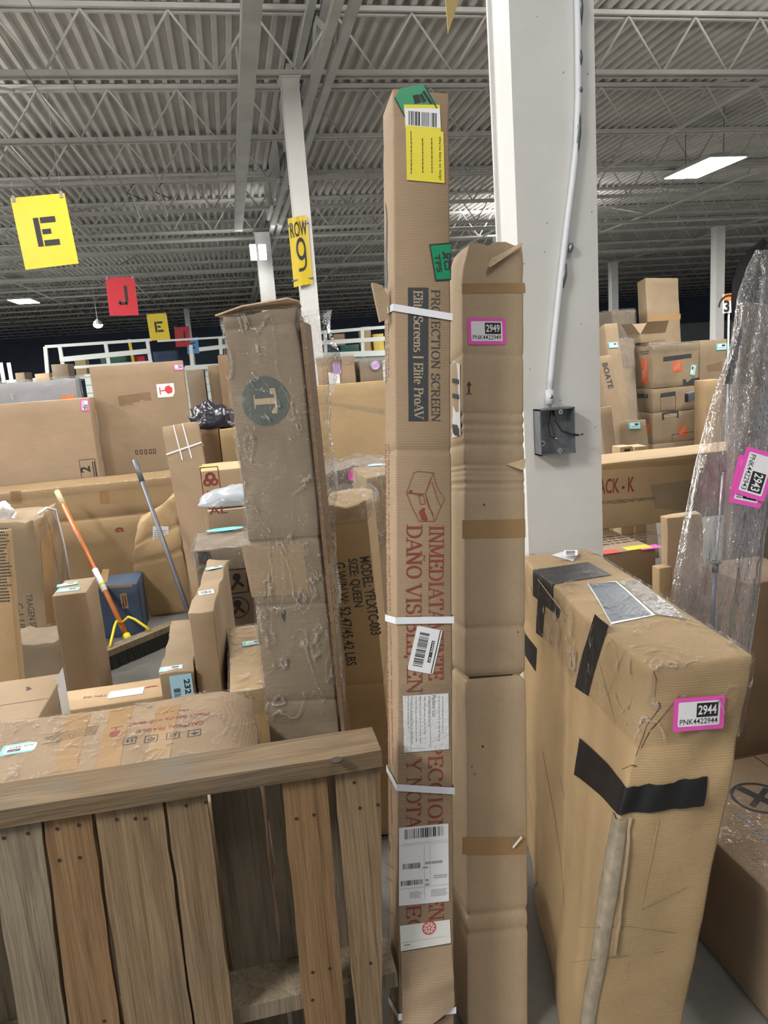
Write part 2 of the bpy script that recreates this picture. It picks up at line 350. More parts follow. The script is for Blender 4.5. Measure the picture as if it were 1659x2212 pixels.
# broad-nib serif letters: advance, strokes, serif feet (x, y); cap height 1
SG = {
 'I': (.42, [[(.21, 0), (.21, 1)]], [(.21, 0), (.21, 1)]),
 'N': (.86, [[(.16, 0), (.16, 1)], [(.16, 1), (.70, 0)], [(.70, 0), (.70, 1)]], [(.16, 0), (.12, 1), (.70, 1)]),
 'M': (1.02, [[(.16, 0), (.16, 1)], [(.16, 1), (.50, .08)], [(.50, .08), (.84, 1)], [(.84, 0), (.84, 1)]], [(.16, 0), (.12, 1), (.84, 0), (.88, 1)]),
 'E': (.72, [[(.18, 0), (.18, 1)], [(.18, .975), (.62, .975)], [(.18, .51), (.5, .51)], [(.18, .025), (.64, .025)], [(.62, .78), (.62, 1)], [(.64, 0), (.64, .24)], [(.5, .4), (.5, .62)]], [(.18, 0), (.18, 1)]),
 'D': (.86, [[(.18, 0), (.18, 1)], [(.18, .975), (.4, .975)] + _arc(.4, .5, .36, .475, 90, -90) + [(.18, .025)]], [(.14, 0), (.14, 1)]),
 'A': (.82, [[(.06, 0), (.40, 1)], [(.40, 1), (.74, 0)], [(.18, .33), (.62, .33)]], [(.07, 0), (.74, 0)]),
 'T': (.76, [[(.38, 0), (.38, 1)], [(.06, .975), (.70, .975)], [(.06, 1), (.06, .76)], [(.70, 1), (.70, .76)]], [(.38, 0)]),
 'O': (.86, [_arc(.43, .5, .33, .48, 0, 360, 26)], []),
 'C': (.8, [_arc(.45, .5, .35, .48, 48, 312, 22), [(.68, .98), (.68, .72)]], []),
 'V': (.8, [[(.06, 1), (.40, 0)], [(.40, 0), (.74, 1)]], [(.07, 1), (.74, 1)]),
 'S': (.66, [_arc(.33, .745, .22, .235, 40, 250, 14) + _arc(.33, .255, .25, .245, 70, -150, 16), [(.52, .97), (.52, .74)], [(.1, .03), (.1, .26)]], []),
 'B': (.76, [[(.18, 0), (.18, 1)], [(.18, .975), (.38, .975)] + _arc(.38, .75, .24, .225, 90, -90) + [(.18, .525)], [(.18, .525), (.4, .525)] + _arc(.4, .275, .27, .25, 90, -90) + [(.18, .025)]], [(.14, 0), (.14, 1)]),
 'L': (.70, [[(.18, 0), (.18, 1)], [(.18, .025), (.62, .025)], [(.62, 0), (.62, .26)]], [(.18, 0), (.18, 1)]),
 'Y': (.8, [[(.06, 1), (.40, .45)], [(.40, .45), (.74, 1)], [(.40, 0), (.40, .48)]], [(.07, 1), (.74, 1), (.40, 0)]),
 'P': (.72, [[(.18, 0), (.18, 1)], [(.18, .975), (.38, .975)] + _arc(.38, .73, .26, .245, 90, -90) + [(.18, .485)]], [(.18, 0), (.14, 1)]),
 'R': (.8, [[(.18, 0), (.18, 1)], [(.18, .975), (.38, .975)] + _arc(.38, .74, .25, .235, 90, -90) + [(.18, .505)], [(.36, .5), (.72, 0)]], [(.18, 0), (.14, 1), (.70, 0)]),
 'J': (.46, [[(.26, 1), (.26, .12)] + _arc(.12, .1, .14, .2, 0, -120, 6)], [(.26, 1)]),
 ' ': (.36, [], []), ',': (.3, [[(.15, .06), (.08, -.16)]], []), '|': (.36, [[(.18, -.1), (.18, 1.05)]], []),
 'l': (.34, [[(.17, 0), (.17, 1)]], [(.17, 0), (.13, 1)]), 'i': (.34, [[(.17, 0), (.17, .66)], [(.17, .83), (.17, .97)]], [(.17, 0), (.13, .66)]),
 't': (.38, [[(.17, .9), (.17, .12)] + _arc(.27, .1, .1, .09, 180, 300, 5), [(.04, .64), (.32, .64)]], []),
 'e': (.54, [[(.09, .36), (.45, .36)] + _arc(.27, .34, .19, .32, 5, 315, 18)], []),
 'c': (.5, [_arc(.28, .33, .2, .32, 50, 315, 16)], []), 'o': (.58, [_arc(.29, .33, .21, .32, 0, 360, 20)], []),
 'r': (.44, [[(.14, 0), (.14, .66)], [(.14, .45)] + _arc(.29, .5, .13, .15, 160, 40, 6)], [(.14, 0), (.11, .66)]),
 'n': (.64, [[(.14, 0), (.14, .66)], [(.14, .42)] + _arc(.31, .42, .17, .23, 150, 0, 8) + [(.48, 0)]], [(.14, 0), (.11, .66), (.48, 0)]),
 's': (.46, [_arc(.23, .49, .14, .16, 40, 250, 10) + _arc(.23, .17, .16, .16, 70, -150, 12)], []),
}
SG['Ñ'] = (.86, SG['N'][1] + [[(.24, 1.13), (.34, 1.2), (.50, 1.12), (.60, 1.2)]], SG['N'][2])
def serif(txt, length=None, cap=1.0, thick=0.15, thin=0.05):
    vs, fs = [], []; x = 0.0
    adv = sum(SG[c][0] for c in txt); k = 1.0
    if length: k = (length / cap) / adv
    for c in txt:
        a, st, se = SG[c]
        for pl in st:
            P = [(p[0] * k, p[1]) for p in pl]; L = []
            for i, p in enumerate(P):
                q, r_ = P[max(0, i - 1)], P[min(len(P) - 1, i + 1)]
                dx, dy = r_[0] - q[0], r_[1] - q[1]; n = math.hypot(dx, dy) or 1
                up = c in 'NMAVY' and dy / n > 0.3 and len(pl) == 2 and not (c == 'M' and dx == 0 and p[0] > .5 * k)   # light strokes
                w = thin + (thick - thin) * (abs(dy) / n) ** 1.3
                if up and c in 'AVYM': w = thin * 1.35
                if c == 'N' and dx == 0: w = thin * 1.35
                L.append((p, (-dy / n * w / 2, dx / n * w / 2)))
            b = len(vs)
            for p, nn in L: vs += [(x + p[0] + nn[0], p[1] + nn[1]), (x + p[0] - nn[0], p[1] - nn[1])]
            fs += [(b + 2 * i, b + 2 * i + 1, b + 2 * i + 3, b + 2 * i + 2) for i in range(len(L) - 1)]
        for sx, sy in se:
            b = len(vs); s0 = sy if sy < .3 else sy - .05; wd = thick * 1.15
            vs += [(x + sx * k - wd, s0), (x + sx * k + wd, s0), (x + sx * k + wd, s0 + .05), (x + sx * k - wd, s0 + .05)]; fs.append((b, b + 1, b + 2, b + 3))
        x += a * k
    return [(p[0] * cap, p[1] * cap) for p in vs], fs
def barcode(x0, y0, x1, y1, n=28, seed=1, vertical=False):
    rr = random.Random(seed); parts = []
    ws = [rr.choice((1, 1, 1, 2, 3)) for _ in range(2 * n)]; T = sum(ws); t = 0
    for i, w in enumerate(ws):
        if i % 2 == 0:
            a, b = t / T, (t + w) / T
            parts.append(ngon([(x0 + (x1 - x0) * a, y0), (x0 + (x1 - x0) * b, y0), (x0 + (x1 - x0) * b, y1), (x0 + (x1 - x0) * a, y1)]) if not vertical else
                         ngon([(x0, y0 + (y1 - y0) * a), (x1, y0 + (y1 - y0) * a), (x1, y0 + (y1 - y0) * b), (x0, y0 + (y1 - y0) * b)]))
        t += w
    return join2(*parts)
def scrawl(x0, y0, x1, y1, rows=4, seed=1, h=0.5):
    """rows of print too small to read: broken short dashes"""
    rr = random.Random(seed); parts = []; rh = (y1 - y0) / rows
    for j in range(rows):
        x = x0; y = y0 + rh * j; e = x1 - (x1 - x0) * rr.uniform(0, .35)
        while x < e:
            w = rr.uniform(.03, .10) * (x1 - x0); parts.append(ngon([(x, y), (min(x + w, x1), y), (min(x + w, x1), y + rh * h), (x, y + rh * h)])); x += w + .02 * (x1 - x0)
    return join2(*parts)
# ------------------------------------------------------------------ cartons
class Carton:
    """A cardboard box standing where the photo shows it. TL/TR: pixels of the front top corners at camera depth D."""
    def __init__(s, name, label, cat, TL, TR, D, depth, z0=0.0, BL=None, BLD=None, h=None, w=None, yaw=0, lean=0, roll=0, mat='kraft', amp=0.002, freq=5.0,
                 seg=0.06, group=None, rnd=0.004, creases=(), seed=0, crush=None, tape=None, tapemat='tape_tan'):
        P0 = TL.copy() if isinstance(TL, Vector) else atD(TL[0], TL[1], D)
        if BLD:
            ez = (P0 - atD(*BLD)).normalized(); ex = Vector((math.cos(rad(yaw)), -math.sin(rad(yaw)), 0))
            ex = (ex - ez * ex.dot(ez)).normalized(); ey = ez.cross(ex)
            R = Matrix((ex, ey, ez)).transposed()
        else:
            R = Matrix.Rotation(-rad(yaw), 3, 'Z') @ Matrix.Rotation(-rad(lean), 3, 'X') @ Matrix.Rotation(rad(roll), 3, 'Y')
            ex, ey, ez = R.col[0].copy(), R.col[1].copy(), R.col[2].copy()
        def onf(px, py):
            v = ray(px, py); t = (P0 - CAM).dot(ey) / v.dot(ey); return CAM + v * t
        s.w = w if w else (onf(*TR) - P0).dot(ex)
        s.d = depth
        if h: s.h = h
        elif BL: s.h = (P0 - onf(*BL)).dot(ez)
        else: s.h = (P0.z - z0 - max(0, -ex.z * s.w) - max(0, -ey.z * s.d)) / ez.z
        base = P0 + ex * s.w / 2 + ey * s.d / 2 - ez * s.h
        s.M = R.to_4x4(); s.M.translation = base; s.Mi = s.M.inverted()
        s.amp, s.freq, s.seed, s.creases, s.crush = amp, freq, seed or len(label) * 1.7, creases, crush
        s.name, s.label, s.cat, s.group, s.mat = name, label, cat, group, mat
        s.seg, s.rnd = seg, rnd
        s.extra = []      # (verts, faces, mat) printed on the body
        s.parts = []
        if tape: s.print('top', [(rect(-tape / 2, -s.d / 2 + .01, tape / 2, s.d / 2 - .01) if s.d > s.w else rect(-s.w / 2 + .01, -tape / 2, s.w / 2 - .01, tape / 2), tapemat, 0)])
    def disp(s, p):
        p = Vector(p)
        q = p * s.freq + Vector((s.seed, s.seed * 2.3, -s.seed))
        o = noise.noise_vector(q) * s.amp + noise.noise_vector(q * 3.1) * (s.amp * .35)
        e = Vector((0, 0, 0))
        for z, dep, wd in s.creases:
            g = math.exp(-((p.z - z) / wd) ** 2) * dep * (0.7 + 0.6 * noise.noise(Vector((p.x * 6, p.y * 6, z * 7))))
            e.x -= math.copysign(g, p.x) if abs(p.x) > s.w / 2 - .02 else 0
            e.y += g if p.y < -s.d / 2 + .02 else (-g if p.y > s.d / 2 - .02 else 0)
        if s.crush: e += s.crush(p, s)
        return o + e
    def pt(s, face, u, v, off=0.0):
        w, d, h = s.w, s.d, s.h
        p, n = {'front': (Vector((u, -d / 2, v)), Vector((0, -1, 0))), 'back': (Vector((-u, d / 2, v)), Vector((0, 1, 0))),
                'left': (Vector((-w / 2, -u, v)), Vector((-1, 0, 0))), 'right': (Vector((w / 2, u, v)), Vector((1, 0, 0))),
                'top': (Vector((u, v, h)), Vector((0, 0, 1)))}[face]
        return p + s.disp(p) + n * off
    def uv(s, face, px, py):
        o = s.Mi @ CAM; v = (s.Mi.to_3x3() @ ray(px, py))
        if face == 'front': t = (-s.d / 2 - o.y) / v.y; p = o + v * t; return p.x, p.z
        if face == 'left': t = (-s.w / 2 - o.x) / v.x; p = o + v * t; return -p.y, p.z
        if face == 'right': t = (s.w / 2 - o.x) / v.x; p = o + v * t; return p.y, p.z
        t = (s.h - o.z) / v.z; p = o + v * t; return p.x, p.y
    def place(s, face, shapes, at, ang=0, sc=1.0, base=0.0012, px=True, rigid=False):
        """2-D shapes [(vf, mat, lift)] set on a face; at: pixel (or u, v) of the shapes' origin"""
        u0_, v0_ = s.uv(face, *at) if px else at
        c, n = math.cos(rad(ang)) * sc, math.sin(rad(ang)) * sc
        out = []
        w, d, h = s.w, s.d, s.h
        vm = .006 if face != 'top' else -99
        c3 = {'front': (u0_, -d / 2, v0_), 'left': (-w / 2, -u0_, v0_), 'right': (w / 2, u0_, v0_), 'top': (u0_, v0_, h)}[face]
        dd = s.disp(c3); save = s.disp
        if rigid: s.disp = lambda p: dd
        for (vs, fs), mat, lift in shapes:
            out.append(([s.pt(face, u0_ + c * x - n * y, max(vm, v0_ + n * x + c * y), base + lift) for x, y in vs], fs, mat))
        s.disp = save
        return out
    def print(s, face, shapes, at=(0, 0), ang=0, sc=1.0, px=False, base=0.0009):
        s.extra += s.place(face, shapes, at, ang, sc, base, px)
    def quad(s, face, pix, mat, lift=0.0009, part=None, label=None, n=6):
        """a four-cornered patch whose corners are given as pixels of the photo (TL, TR, BR, BL)"""
        q = [Vector((*s.uv(face, *p), 0)) for p in pix]
        vs = []
        for j in range(n + 1):
            a = q[0].lerp(q[3], j / n); b = q[1].lerp(q[2], j / n)
            for i in range(n + 1): e = a.lerp(b, i / n); vs.append(s.pt(face, e.x, e.y, lift))
        fs = [(j * (n + 1) + i, (j + 1) * (n + 1) + i, (j + 1) * (n + 1) + i + 1, j * (n + 1) + i + 1) for j in range(n) for i in range(n)]
        if part: m = MB(); m.add(vs, fs, mat); s.parts.append((part, m, label, False))
        else: s.extra.append((vs, fs, mat))
    def sticker(s, name, face, shapes, at, ang=0, sc=1.0, px=True, label=None, base=0.0016):
        m = MB()
        for vs, fs, mat in s.place(face, shapes, at, ang, sc, base, px, px): m.add(vs, fs, mat)
        s.parts.append((name, m, label, False)); return m
    def part(s, name, mb, label=None, smooth=False): s.parts.append((name, mb, label, smooth))
    def grid(s, off=0.0, seg=None, lo=0.0, hi=None, wr=None):
        """verts/faces of the (rounded, dented) box shell; lo..hi limits it in height"""
        seg = seg or s.seg; hi = s.h if hi is None else hi
        def cuts(a, b, extra=()):
            r = min(s.rnd + off, (b - a) / 4); n = max(1, min(60, round((b - a) / seg)))
            c = [a, a + r] + [a + (b - a) * i / n for i in range(1, n)] + [b - r, b]
            c += [e for e in extra if a + r < e < b - r]
            return sorted(set(round(x, 5) for x in c if a <= x <= b))
        X = cuts(-s.w / 2 - off, s.w / 2 + off); Y = cuts(-s.d / 2 - off, s.d / 2 + off)
        zc = [z + k * wd for z, dep, wd in s.creases for k in (-1.6, -.8, 0, .8, 1.6)]
        Z = cuts(lo, hi + off, zc)
        idx = {}; vs = []; fs = []; r = s.rnd + off
        hx, hy, z0, z1 = s.w / 2 + off, s.d / 2 + off, lo, hi + off
        def V(i, j, k):
            key = (i, j, k)
            if key not in idx:
                p = Vector((X[i], Y[j], Z[k])); q = Vector((max(-hx + r, min(hx - r, p.x)), max(-hy + r, min(hy - r, p.y)), max(z0 + r, min(z1 - r, p.z))))
                dd = p - q
                if dd.length > 1e-7 and sum(abs(c) > 1e-6 for c in dd) > 1: p = q + dd.normalized() * r
                e = s.disp(p)
                if wr: e += wr(p)
                if p.z < 0.03 and lo == 0: e.z = max(0, e.z)
                idx[key] = len(vs); vs.append(p + e)
            return idx[key]
        a, b, c = len(X) - 1, len(Y) - 1, len(Z) - 1
        for i in range(a):
            for k in range(c):
                fs.append((V(i, 0, k), V(i + 1, 0, k), V(i + 1, 0, k + 1), V(i, 0, k + 1)))
                fs.append((V(i + 1, b, k), V(i, b, k), V(i, b, k + 1), V(i + 1, b, k + 1)))
            for j in range(b):
                fs.append((V(i, j, c), V(i + 1, j, c), V(i + 1, j + 1, c), V(i, j + 1, c)))
                if off == 0: fs.append((V(i, j + 1, 0), V(i + 1, j + 1, 0), V(i + 1, j, 0), V(i, j, 0)))
        for j in range(b):
            for k in range(c):
                fs.append((V(0, j + 1, k), V(0, j, k), V(0, j, k + 1), V(0, j + 1, k + 1)))
                fs.append((V(a, j, k), V(a, j + 1, k), V(a, j + 1, k + 1), V(a, j, k + 1)))
        return vs, fs
    def wrap(s, mat='film', off=0.004, lo=0.0, hi=None, wamp=0.004, wfreq=(16, 16, 5), name='stretch_wrap', seg=0.03, label=None):
        def wr(p):
            q = Vector((p.x * wfreq[0], p.y * wfreq[1], p.z * wfreq[2])) + Vector((s.seed, 3, 1))
            a = 1 - abs(noise.noise(q)) * 2.2
            n = Vector((p.x / (s.w / 2), p.y / (s.d / 2), (p.z - s.h / 2) / (s.h / 2)))
            m = max(range(3), key=lambda i: abs(n[i])); e = Vector((0, 0, 0)); e[m] = math.copysign(1, n[m])
            return e * max(-.3, a) * wamp
        m = MB(); vs, fs = s.grid(off, seg, lo, hi, wr); m.add(vs, fs, mat); s.parts.append((name, m, label or 'clear stretch film', True))
    def band(s, v, wd, mat='strap', off=0.003, name='strap', dz=(0, 0, 0, 0), label=None):
        """strap round the four sides; dz: height change at the corners front-left, front-right, back-right, back-left"""
        m = MB(); hx, hy = s.w / 2 + off, s.d / 2 + off
        cs = [(-hx, -hy), (hx, -hy), (hx, hy), (-hx, hy)]; N = 8; vs = []; fs = []
        for i in range(4):
            a, b = cs[i], cs[(i + 1) % 4]; za, zb = v + dz[i], v + dz[(i + 1) % 4]
            for k in range(N):
                t = k / N; p = Vector((a[0] + (b[0] - a[0]) * t, a[1] + (b[1] - a[1]) * t, za + (zb - za) * t))
                e = s.disp(Vector((max(-s.w / 2, min(s.w / 2, p.x)), max(-s.d / 2, min(s.d / 2, p.y)), p.z))); e.z = 0
                vs += [p + e, p + e + Vector((0, 0, wd))]
        n = 4 * N
        fs = [(2 * i, 2 * ((i + 1) % n), 2 * ((i + 1) % n) + 1, 2 * i + 1) for i in range(n)]
        m.add(vs, fs, mat); s.parts.append((name, m, label, False))
    def done(s):
        m = MB(); vs, fs = s.grid(); m.add(vs, fs, s.mat)
        nb = len(m.f)
        for e in s.extra: m.add(*e)
        if s.parts:
            root = thing(s.name, s.label, s.cat, group=s.group, M=s.M)
            b = m.build('box_body', root); s.root = root
            for nm, mb, lb, sm in s.parts:
                o = mb.build(nm, root, smooth=sm)
                if lb: o['label'] = lb
        else:
            b = m.build(s.name, M=s.M); tag(b, s.label, s.cat, s.group); s.root = b
        b.data.polygons.foreach_set('use_smooth', [i < nb for i in range(len(b.data.polygons))])
        return s
def pnk(num, code, bg='pink'):
    """stock label: coloured border, white field, black number block, printed code (its matrix code left blank)"""
    return [(rrect(-.5, -.335, .5, .335, .05), bg, 0), (rrect(-.41, -.245, .41, .25, .03), 'white', .0003),
            (rect(-.05, -.07, .37, .215, 1), 'black', .0005), (fit(sans(num, .02), w=.36, x=-.02, y=-.02, h=.19), 'white', .0007),
            (fit(sans(code, .006), w=.74, h=.11, x=-.37, y=-.205), 'black', .0005)]
def teal_label(bg='teal', txt='AQU4422'):
    return [(rect(-.5, -.28, .5, .28, 1), bg, 0), (rect(-.34, -.18, .40, .2, 1), 'white', .0003), (fit(sans(txt, .01), w=.6, h=.12, x=-.28, y=-.14), 'black', .0005), (rect(.02, .02, .34, .16, 1), 'black', .0005)]

def wb(name, label, x, y, z, cat='box', **kw):
    """a carton given by its extent in the hall: x=(x0, x1), y=(front, back), z=(bottom, top)"""
    return Carton(name, label, cat, Vector((x[0], y[0], z[1])), None, 0, y[1] - y[0], h=z[1] - z[0], w=x[1] - x[0], **kw)
# ------------------------------------------------------------------ the hall
def concrete():
    m, nt, b = newmat('worn_concrete')
    v = coords(nt); a = noi(nt, v, 0.8, 6, 0.65); f = noi(nt, v, 14, 4, 0.6)
    c = mix(nt, (0.10, 0.10, 0.09), (0.17, 0.165, 0.15), ramp(nt, a, 0.35, 0.7)); c = mix(nt, c, (0.06, 0.06, 0.055), ramp(nt, f, 0.55, 0.8, c1=(.5, .5, .5, 1)))
    nt.links.new(c, b.inputs['Base Color']); b.inputs['Roughness'].default_value = 0.6; bump(nt, b, f, 0.15); return m
MT['concrete'] = concrete()
MT['deck'] = plain('dusty_white_deck', (0.60, 0.58, 0.55), 0.7, var=0.14, vscale=1.5)
MT['joist'] = plain('dusty_white_joist', (0.56, 0.55, 0.53), 0.65, var=0.1, vscale=2.0)
MT['farwall'] = plain('dark_blue_wall', (0.15, 0.20, 0.29), 0.7, var=0.2, vscale=0.6)
MT['siding'] = plain('white_siding', (0.62, 0.68, 0.66), 0.6, var=0.04)
MT['rail'] = plain('white_rail_paint', (0.70, 0.74, 0.72), 0.5)
YB, XL, XR, ZD = 46.0, -20.0, 42.0, 5.06
m = MB(); m.box((XL, -8, -0.12), (XR, YB, 0), 'concrete'); tag(m.build('floor'), kind='structure')
m = MB(); vs = []; fs = []; n = 0; x = XL; P = 0.152
while x < XR:                       # corrugated roof deck, ribs along the rows
    for dx, z in ((0, ZD), (0.05, ZD), (0.068, ZD + 0.075), (0.134, ZD + 0.075)): vs += [(x + dx, -8, z), (x + dx, YB, z)]
    x += P
vs += [(x, -8, ZD), (x, YB, ZD)]
fs = [(2 * i, 2 * i + 2, 2 * i + 3, 2 * i + 1) for i in range(len(vs) // 2 - 1)]
m.add(vs, fs, 'deck'); m.box((XL, -8, ZD + 0.09), (XR, YB, ZD + 0.2), 'deck')
ceiling = tag(m.build('ceiling'), kind='structure')
JY = [8.07 + 2.03 * k for k in range(-3, 19)]
for jy in JY:                       # open-web bar joists
    m = MB(); x0, x1 = max(XL, -0.42 * jy - 4), min(XR, 0.95 * jy + 5)
    for z, w in ((ZD - 0.03, 0.11), (4.45, 0.10)):
        for s_ in (-1, 1): m.box((x0, jy + s_ * w / 2 - 0.018, z - 0.022), (x1, jy + s_ * w / 2 + 0.018, z + 0.022), 'joist')
        m.box((x0, jy - w / 2, z + 0.012), (x1, jy + w / 2, z + 0.022), 'joist')
    x = x0; k = 0
    while x < x1 - 0.42:
        za, zb = (ZD - 0.04, 4.46) if k % 2 == 0 else (4.46, ZD - 0.04)
        m.tube([(x, jy, za), (x + 0.40, jy, zb)], 0.013, 'joist', 5, False); x += 0.40; k += 1
    m.build('roof_joist', ceiling)
for bx in (-8.6, -5.3, -2.4, 3.4, 6.4, 9.6, 13.5):        # bridging rods between the joists
    m = MB()
    for a, b_ in zip(JY, JY[1:]):
        m.bar((bx, a, 4.47), (bx + 0.3, b_, ZD - 0.05), 0.03, 0.03, 'joist')
    m.bar((bx, JY[0], 4.43), (bx, JY[-1], 4.43), 0.035, 0.035, 'joist')
    m.build('bridging_rod', ceiling)
m = MB(); gx = 1.22                                       # joist girder over the columns
for z in (4.36, ZD - 0.1):
    for s_ in (-1, 1): m.box((gx + s_ * 0.07 - 0.04, 2.0, z - 0.03), (gx + s_ * 0.07 + 0.04, YB - 1, z + 0.03), 'steelpaint')
y = 2.0; k = 0
while y < 44:
    m.bar((gx, y, 4.37 if k % 2 else ZD - 0.1), (gx, y + 1.01, ZD - 0.1 if k % 2 else 4.37), 0.07, 0.02, 'steelpaint', Vector((1, 0, 0))); y += 1.01; k += 1
for y in (9.3, 12.0, 13.8): m.box((gx - 0.19, y, 4.42), (gx - 0.13, y + 1.3, ZD - 0.05), 'steelpaint')
m.build('joist_girder', ceiling)
m = MB(); m.box((0.40, 3.0, 4.26), (0.55, 15.2, 4.38), 'steelpaint')
for y in (5, 9, 13): m.tube([(0.47, y, 4.38), (0.47, y, ZD)], 0.012, 'steelpaint', 6)
m.build('cable_tray', ceiling)
m = MB()
m.tube([(-9, 20.3, 4.25), (22, 20.3, 4.25)], 0.04, 'steelpaint', 8); m.tube([(-9, 16.2, 4.3), (18, 16.2, 4.3)], 0.035, 'steelpaint', 8)
m.build('sprinkler_pipe', ceiling)
m = MB()                                                  # loose cables hanging from the joists
for x in (-1.15, -0.75):
    m.tube([(x, 12.1, 4.45), (x + .05, 12.08, 4.28), (x + .12, 12.08, 4.05 + x * .1), (x + .1, 12.08, 3.95)], 0.012, 'joist', 6)
    m.tube([(x + .1, 12.1, 4.45), (x - .02, 12.08, 4.3), (x + .2, 12.08, 4.2)], 0.01, 'darksteel', 6)
m.build('loose_cable', ceiling)
m = MB(); m.box((XL, YB, 0), (XR, YB + 0.2, ZD + 0.1), 'farwall'); tag(m.build('wall_back'), kind='structure')
m = MB(); m.box((XL - 0.2, 12, 0), (XL, YB, ZD + 0.1), 'farwall'); tag(m.build('wall_left'), kind='structure')
m = MB(); m.box((XR, -8, 0), (XR + 0.2, YB, ZD + 0.1), 'farwall'); tag(m.build('wall_right'), kind='structure')
m = MB(); m.box((14, YB - 1.2, 0), (XR, YB - 1.0, 2.75), 'siding'); tag(m.build('wall_dock'), kind='structure')
# ------------------------------------------------------------------ lamps
MT['lampface'] = emit('lamp_diffuser', (1.0, 0.98, 0.95), 14)
for x, y, p in FILL_LAMPS:                                     # housings made up around the added fill lamps
    b = MB(); b.box((x - .33, y - .63, LAMPZ - .045), (x + .33, y + .63, LAMPZ + .1), 'steelpaint')
    for yy in (-.5, .5): b.tube([(x, y + yy, LAMPZ + .1), (x, y + yy, ZD)], .006, 'darksteel', 5)
    b.build('fill_lamp_housing', ceiling)
def lamp(x, y, label):
    r = thing('high_bay_lamp', label, 'lamp', (x, y, LAMPZ), 'high bay lamps')
    b = MB(); b.box((-0.34, -0.65, 0.0), (0.34, 0.65, 0.05), 'steelpaint'); b.box((-0.12, -0.5, 0.05), (0.12, 0.5, 0.10), 'steelpaint')
    for yy in (-0.5, 0.5): b.tube([(0, yy, 0.1), (0, yy, ZD - LAMPZ)], 0.006, 'darksteel', 5)
    b.build('housing', r)
    d = MB(); d.box((-0.31, -0.62, -0.012), (0.31, 0.62, 0.0), 'lampface'); d.build('diffuser', r)
pR = atZ(1520, 363, LAMPZ); pL = atZ(52, 651, LAMPZ); pB = atZ(212, 703, LAMPZ)
LL = [('bright white ceiling lamp hanging at right, beyond the conduit column', pR), ('small bright ceiling lamp low at left beneath the large yellow E sign', pL)]
for lb, p in LL: lamp(p.x, p.y, lb); area('lamp_or_fill_light', (p.x, p.y, LAMPZ - 0.06), 0.6, 1.2, 420)
r = thing('pendant_lamp', 'round white pendant bulb glowing above the white railing', 'lamp', (pB.x, pB.y, 3.9))
pb = atD(212, 703, 24); r.location = pb
b = MB(); b.tube([(0, 0, 0.02), (0, 0, .12), (0, 0, .2)], [.16, .12, .03], 'steelpaint', 12); b.tube([(0, 0, .2), (0, 0, ZD - pb.z)], 0.01, 'steelpaint', 6); b.build('lamp_shade', r)
b = MB(); b.tube([(0, 0, -.08), (0, 0, -.05), (0, 0, 0), (0, 0, .02)], [.05, .11, .15, .14], 'lampface', 12); b.build('bulb', r)
# ------------------------------------------------------------------ columns
def column(label, x, y, w, d, z1=4.33, nm='steel_column'):
    r = thing(nm, label, 'column', (x, y, 0))
    b = MB(); b.box((-w / 2, -d / 2, 0), (w / 2, -d / 2 + .012, z1), 'paint'); b.box((-w / 2, d / 2 - .012, 0), (w / 2, d / 2, z1), 'paint'); b.box((-w / 2 + .01, -d / 2 + .012, 0), (w / 2 - .01, d / 2 - .012, z1), 'paint')
    b.build('shaft', r)
    b = MB(); b.box((-w / 2 - .05, -d / 2 - .05, 0), (w / 2 + .05, d / 2 + .05, .02), 'paint'); b.build('base_plate', r)
    b = MB(); b.box((-w / 2 - .02, -d / 2 - .02, z1), (w / 2 + .02, d / 2 + .02, z1 + .015), 'paint'); b.build('cap_plate', r)
    return r
CA = atD(1117, 500, 2.32); CB = atY(1291, 500, CA.y); CW = CB.x - CA.x; CD = 0.19
MT['paint_near'] = plain('scuffed_white_paint', (0.66, 0.66, 0.645), 0.45, var=0.05, vscale=5, bmp=0.15)
near_col = column('thick white steel column with conduit and scuffed paint, right of the tall boxes', (CA.x + CB.x) / 2, CA.y + CD / 2, CW, CD)
m = MB()
rr = random.Random(5)
for k in range(26):                     # chipped spots on the front of the column
    x, z = rr.uniform(-CW / 2 + .01, CW / 2 - .01), rr.uniform(.9, 2.9); q = rr.uniform(.0006, .002)
    m.box((x - q, -CD / 2 - .0012, z - q * 1.4), (x + q, -CD / 2 - .0002, z + q * 1.2), 'grey')
m.build('paint_chips', near_col)
c9 = atY(620, 300, 8.0); c9b = atY(657, 300, 8.0)
col9 = column('white steel column carrying the yellow ROW 9 sign', (c9.x + c9b.x) / 2, 8.1, c9b.x - c9.x, 0.2, 4.40)
cb = atD(575, 600, 15.2)
MT['paint'], _pk = MT['steelpaint'], MT['paint']
colb = column('pale grey column behind the ROW 9 column, with bright flood lamps', cb.x, cb.y, .30, .25, 4.33); MT['paint'] = _pk
for (px, py, d, w, lb) in ((1550, 600, 19, .24, 'slim white column at far right, left of the plastic bag'), (1325, 640, 25, .24, 'slim pale column seen just right of the thick conduit column'), (405, 690, 30, .2, 'thin pale post beyond the white railing at left')):
    p = atD(px, py, d); column(lb, p.x, p.y, w, w)
# flood lamps on the far column
for px, lb in ((547, 'left bright flood lamp on the pale grey column'), (567, 'right bright flood lamp on the pale grey column')):
    p = atD(px, 545, 14.3); r = thing('flood_lamp', lb, 'lamp', p, 'flood lamps on the pale column')
    b = MB(); b.box((-.07 if px > 555 else -.045, -.06, -.13), (.07 if px > 555 else .045, .0, .13), 'lampface'); b.build('lens', r)
    b = MB(); b.box((-.06, .0, -.15), (.06, .1, .15), 'steelpaint'); b.bar((0, .1, 0), (.06, .74, 0), .04, .04, 'steelpaint'); b.build('housing', r)
area('lamp_or_fill_light', tuple(atD(557, 545, 14.1)), .3, .25, 30, rot=(rad(80), 0, 0))
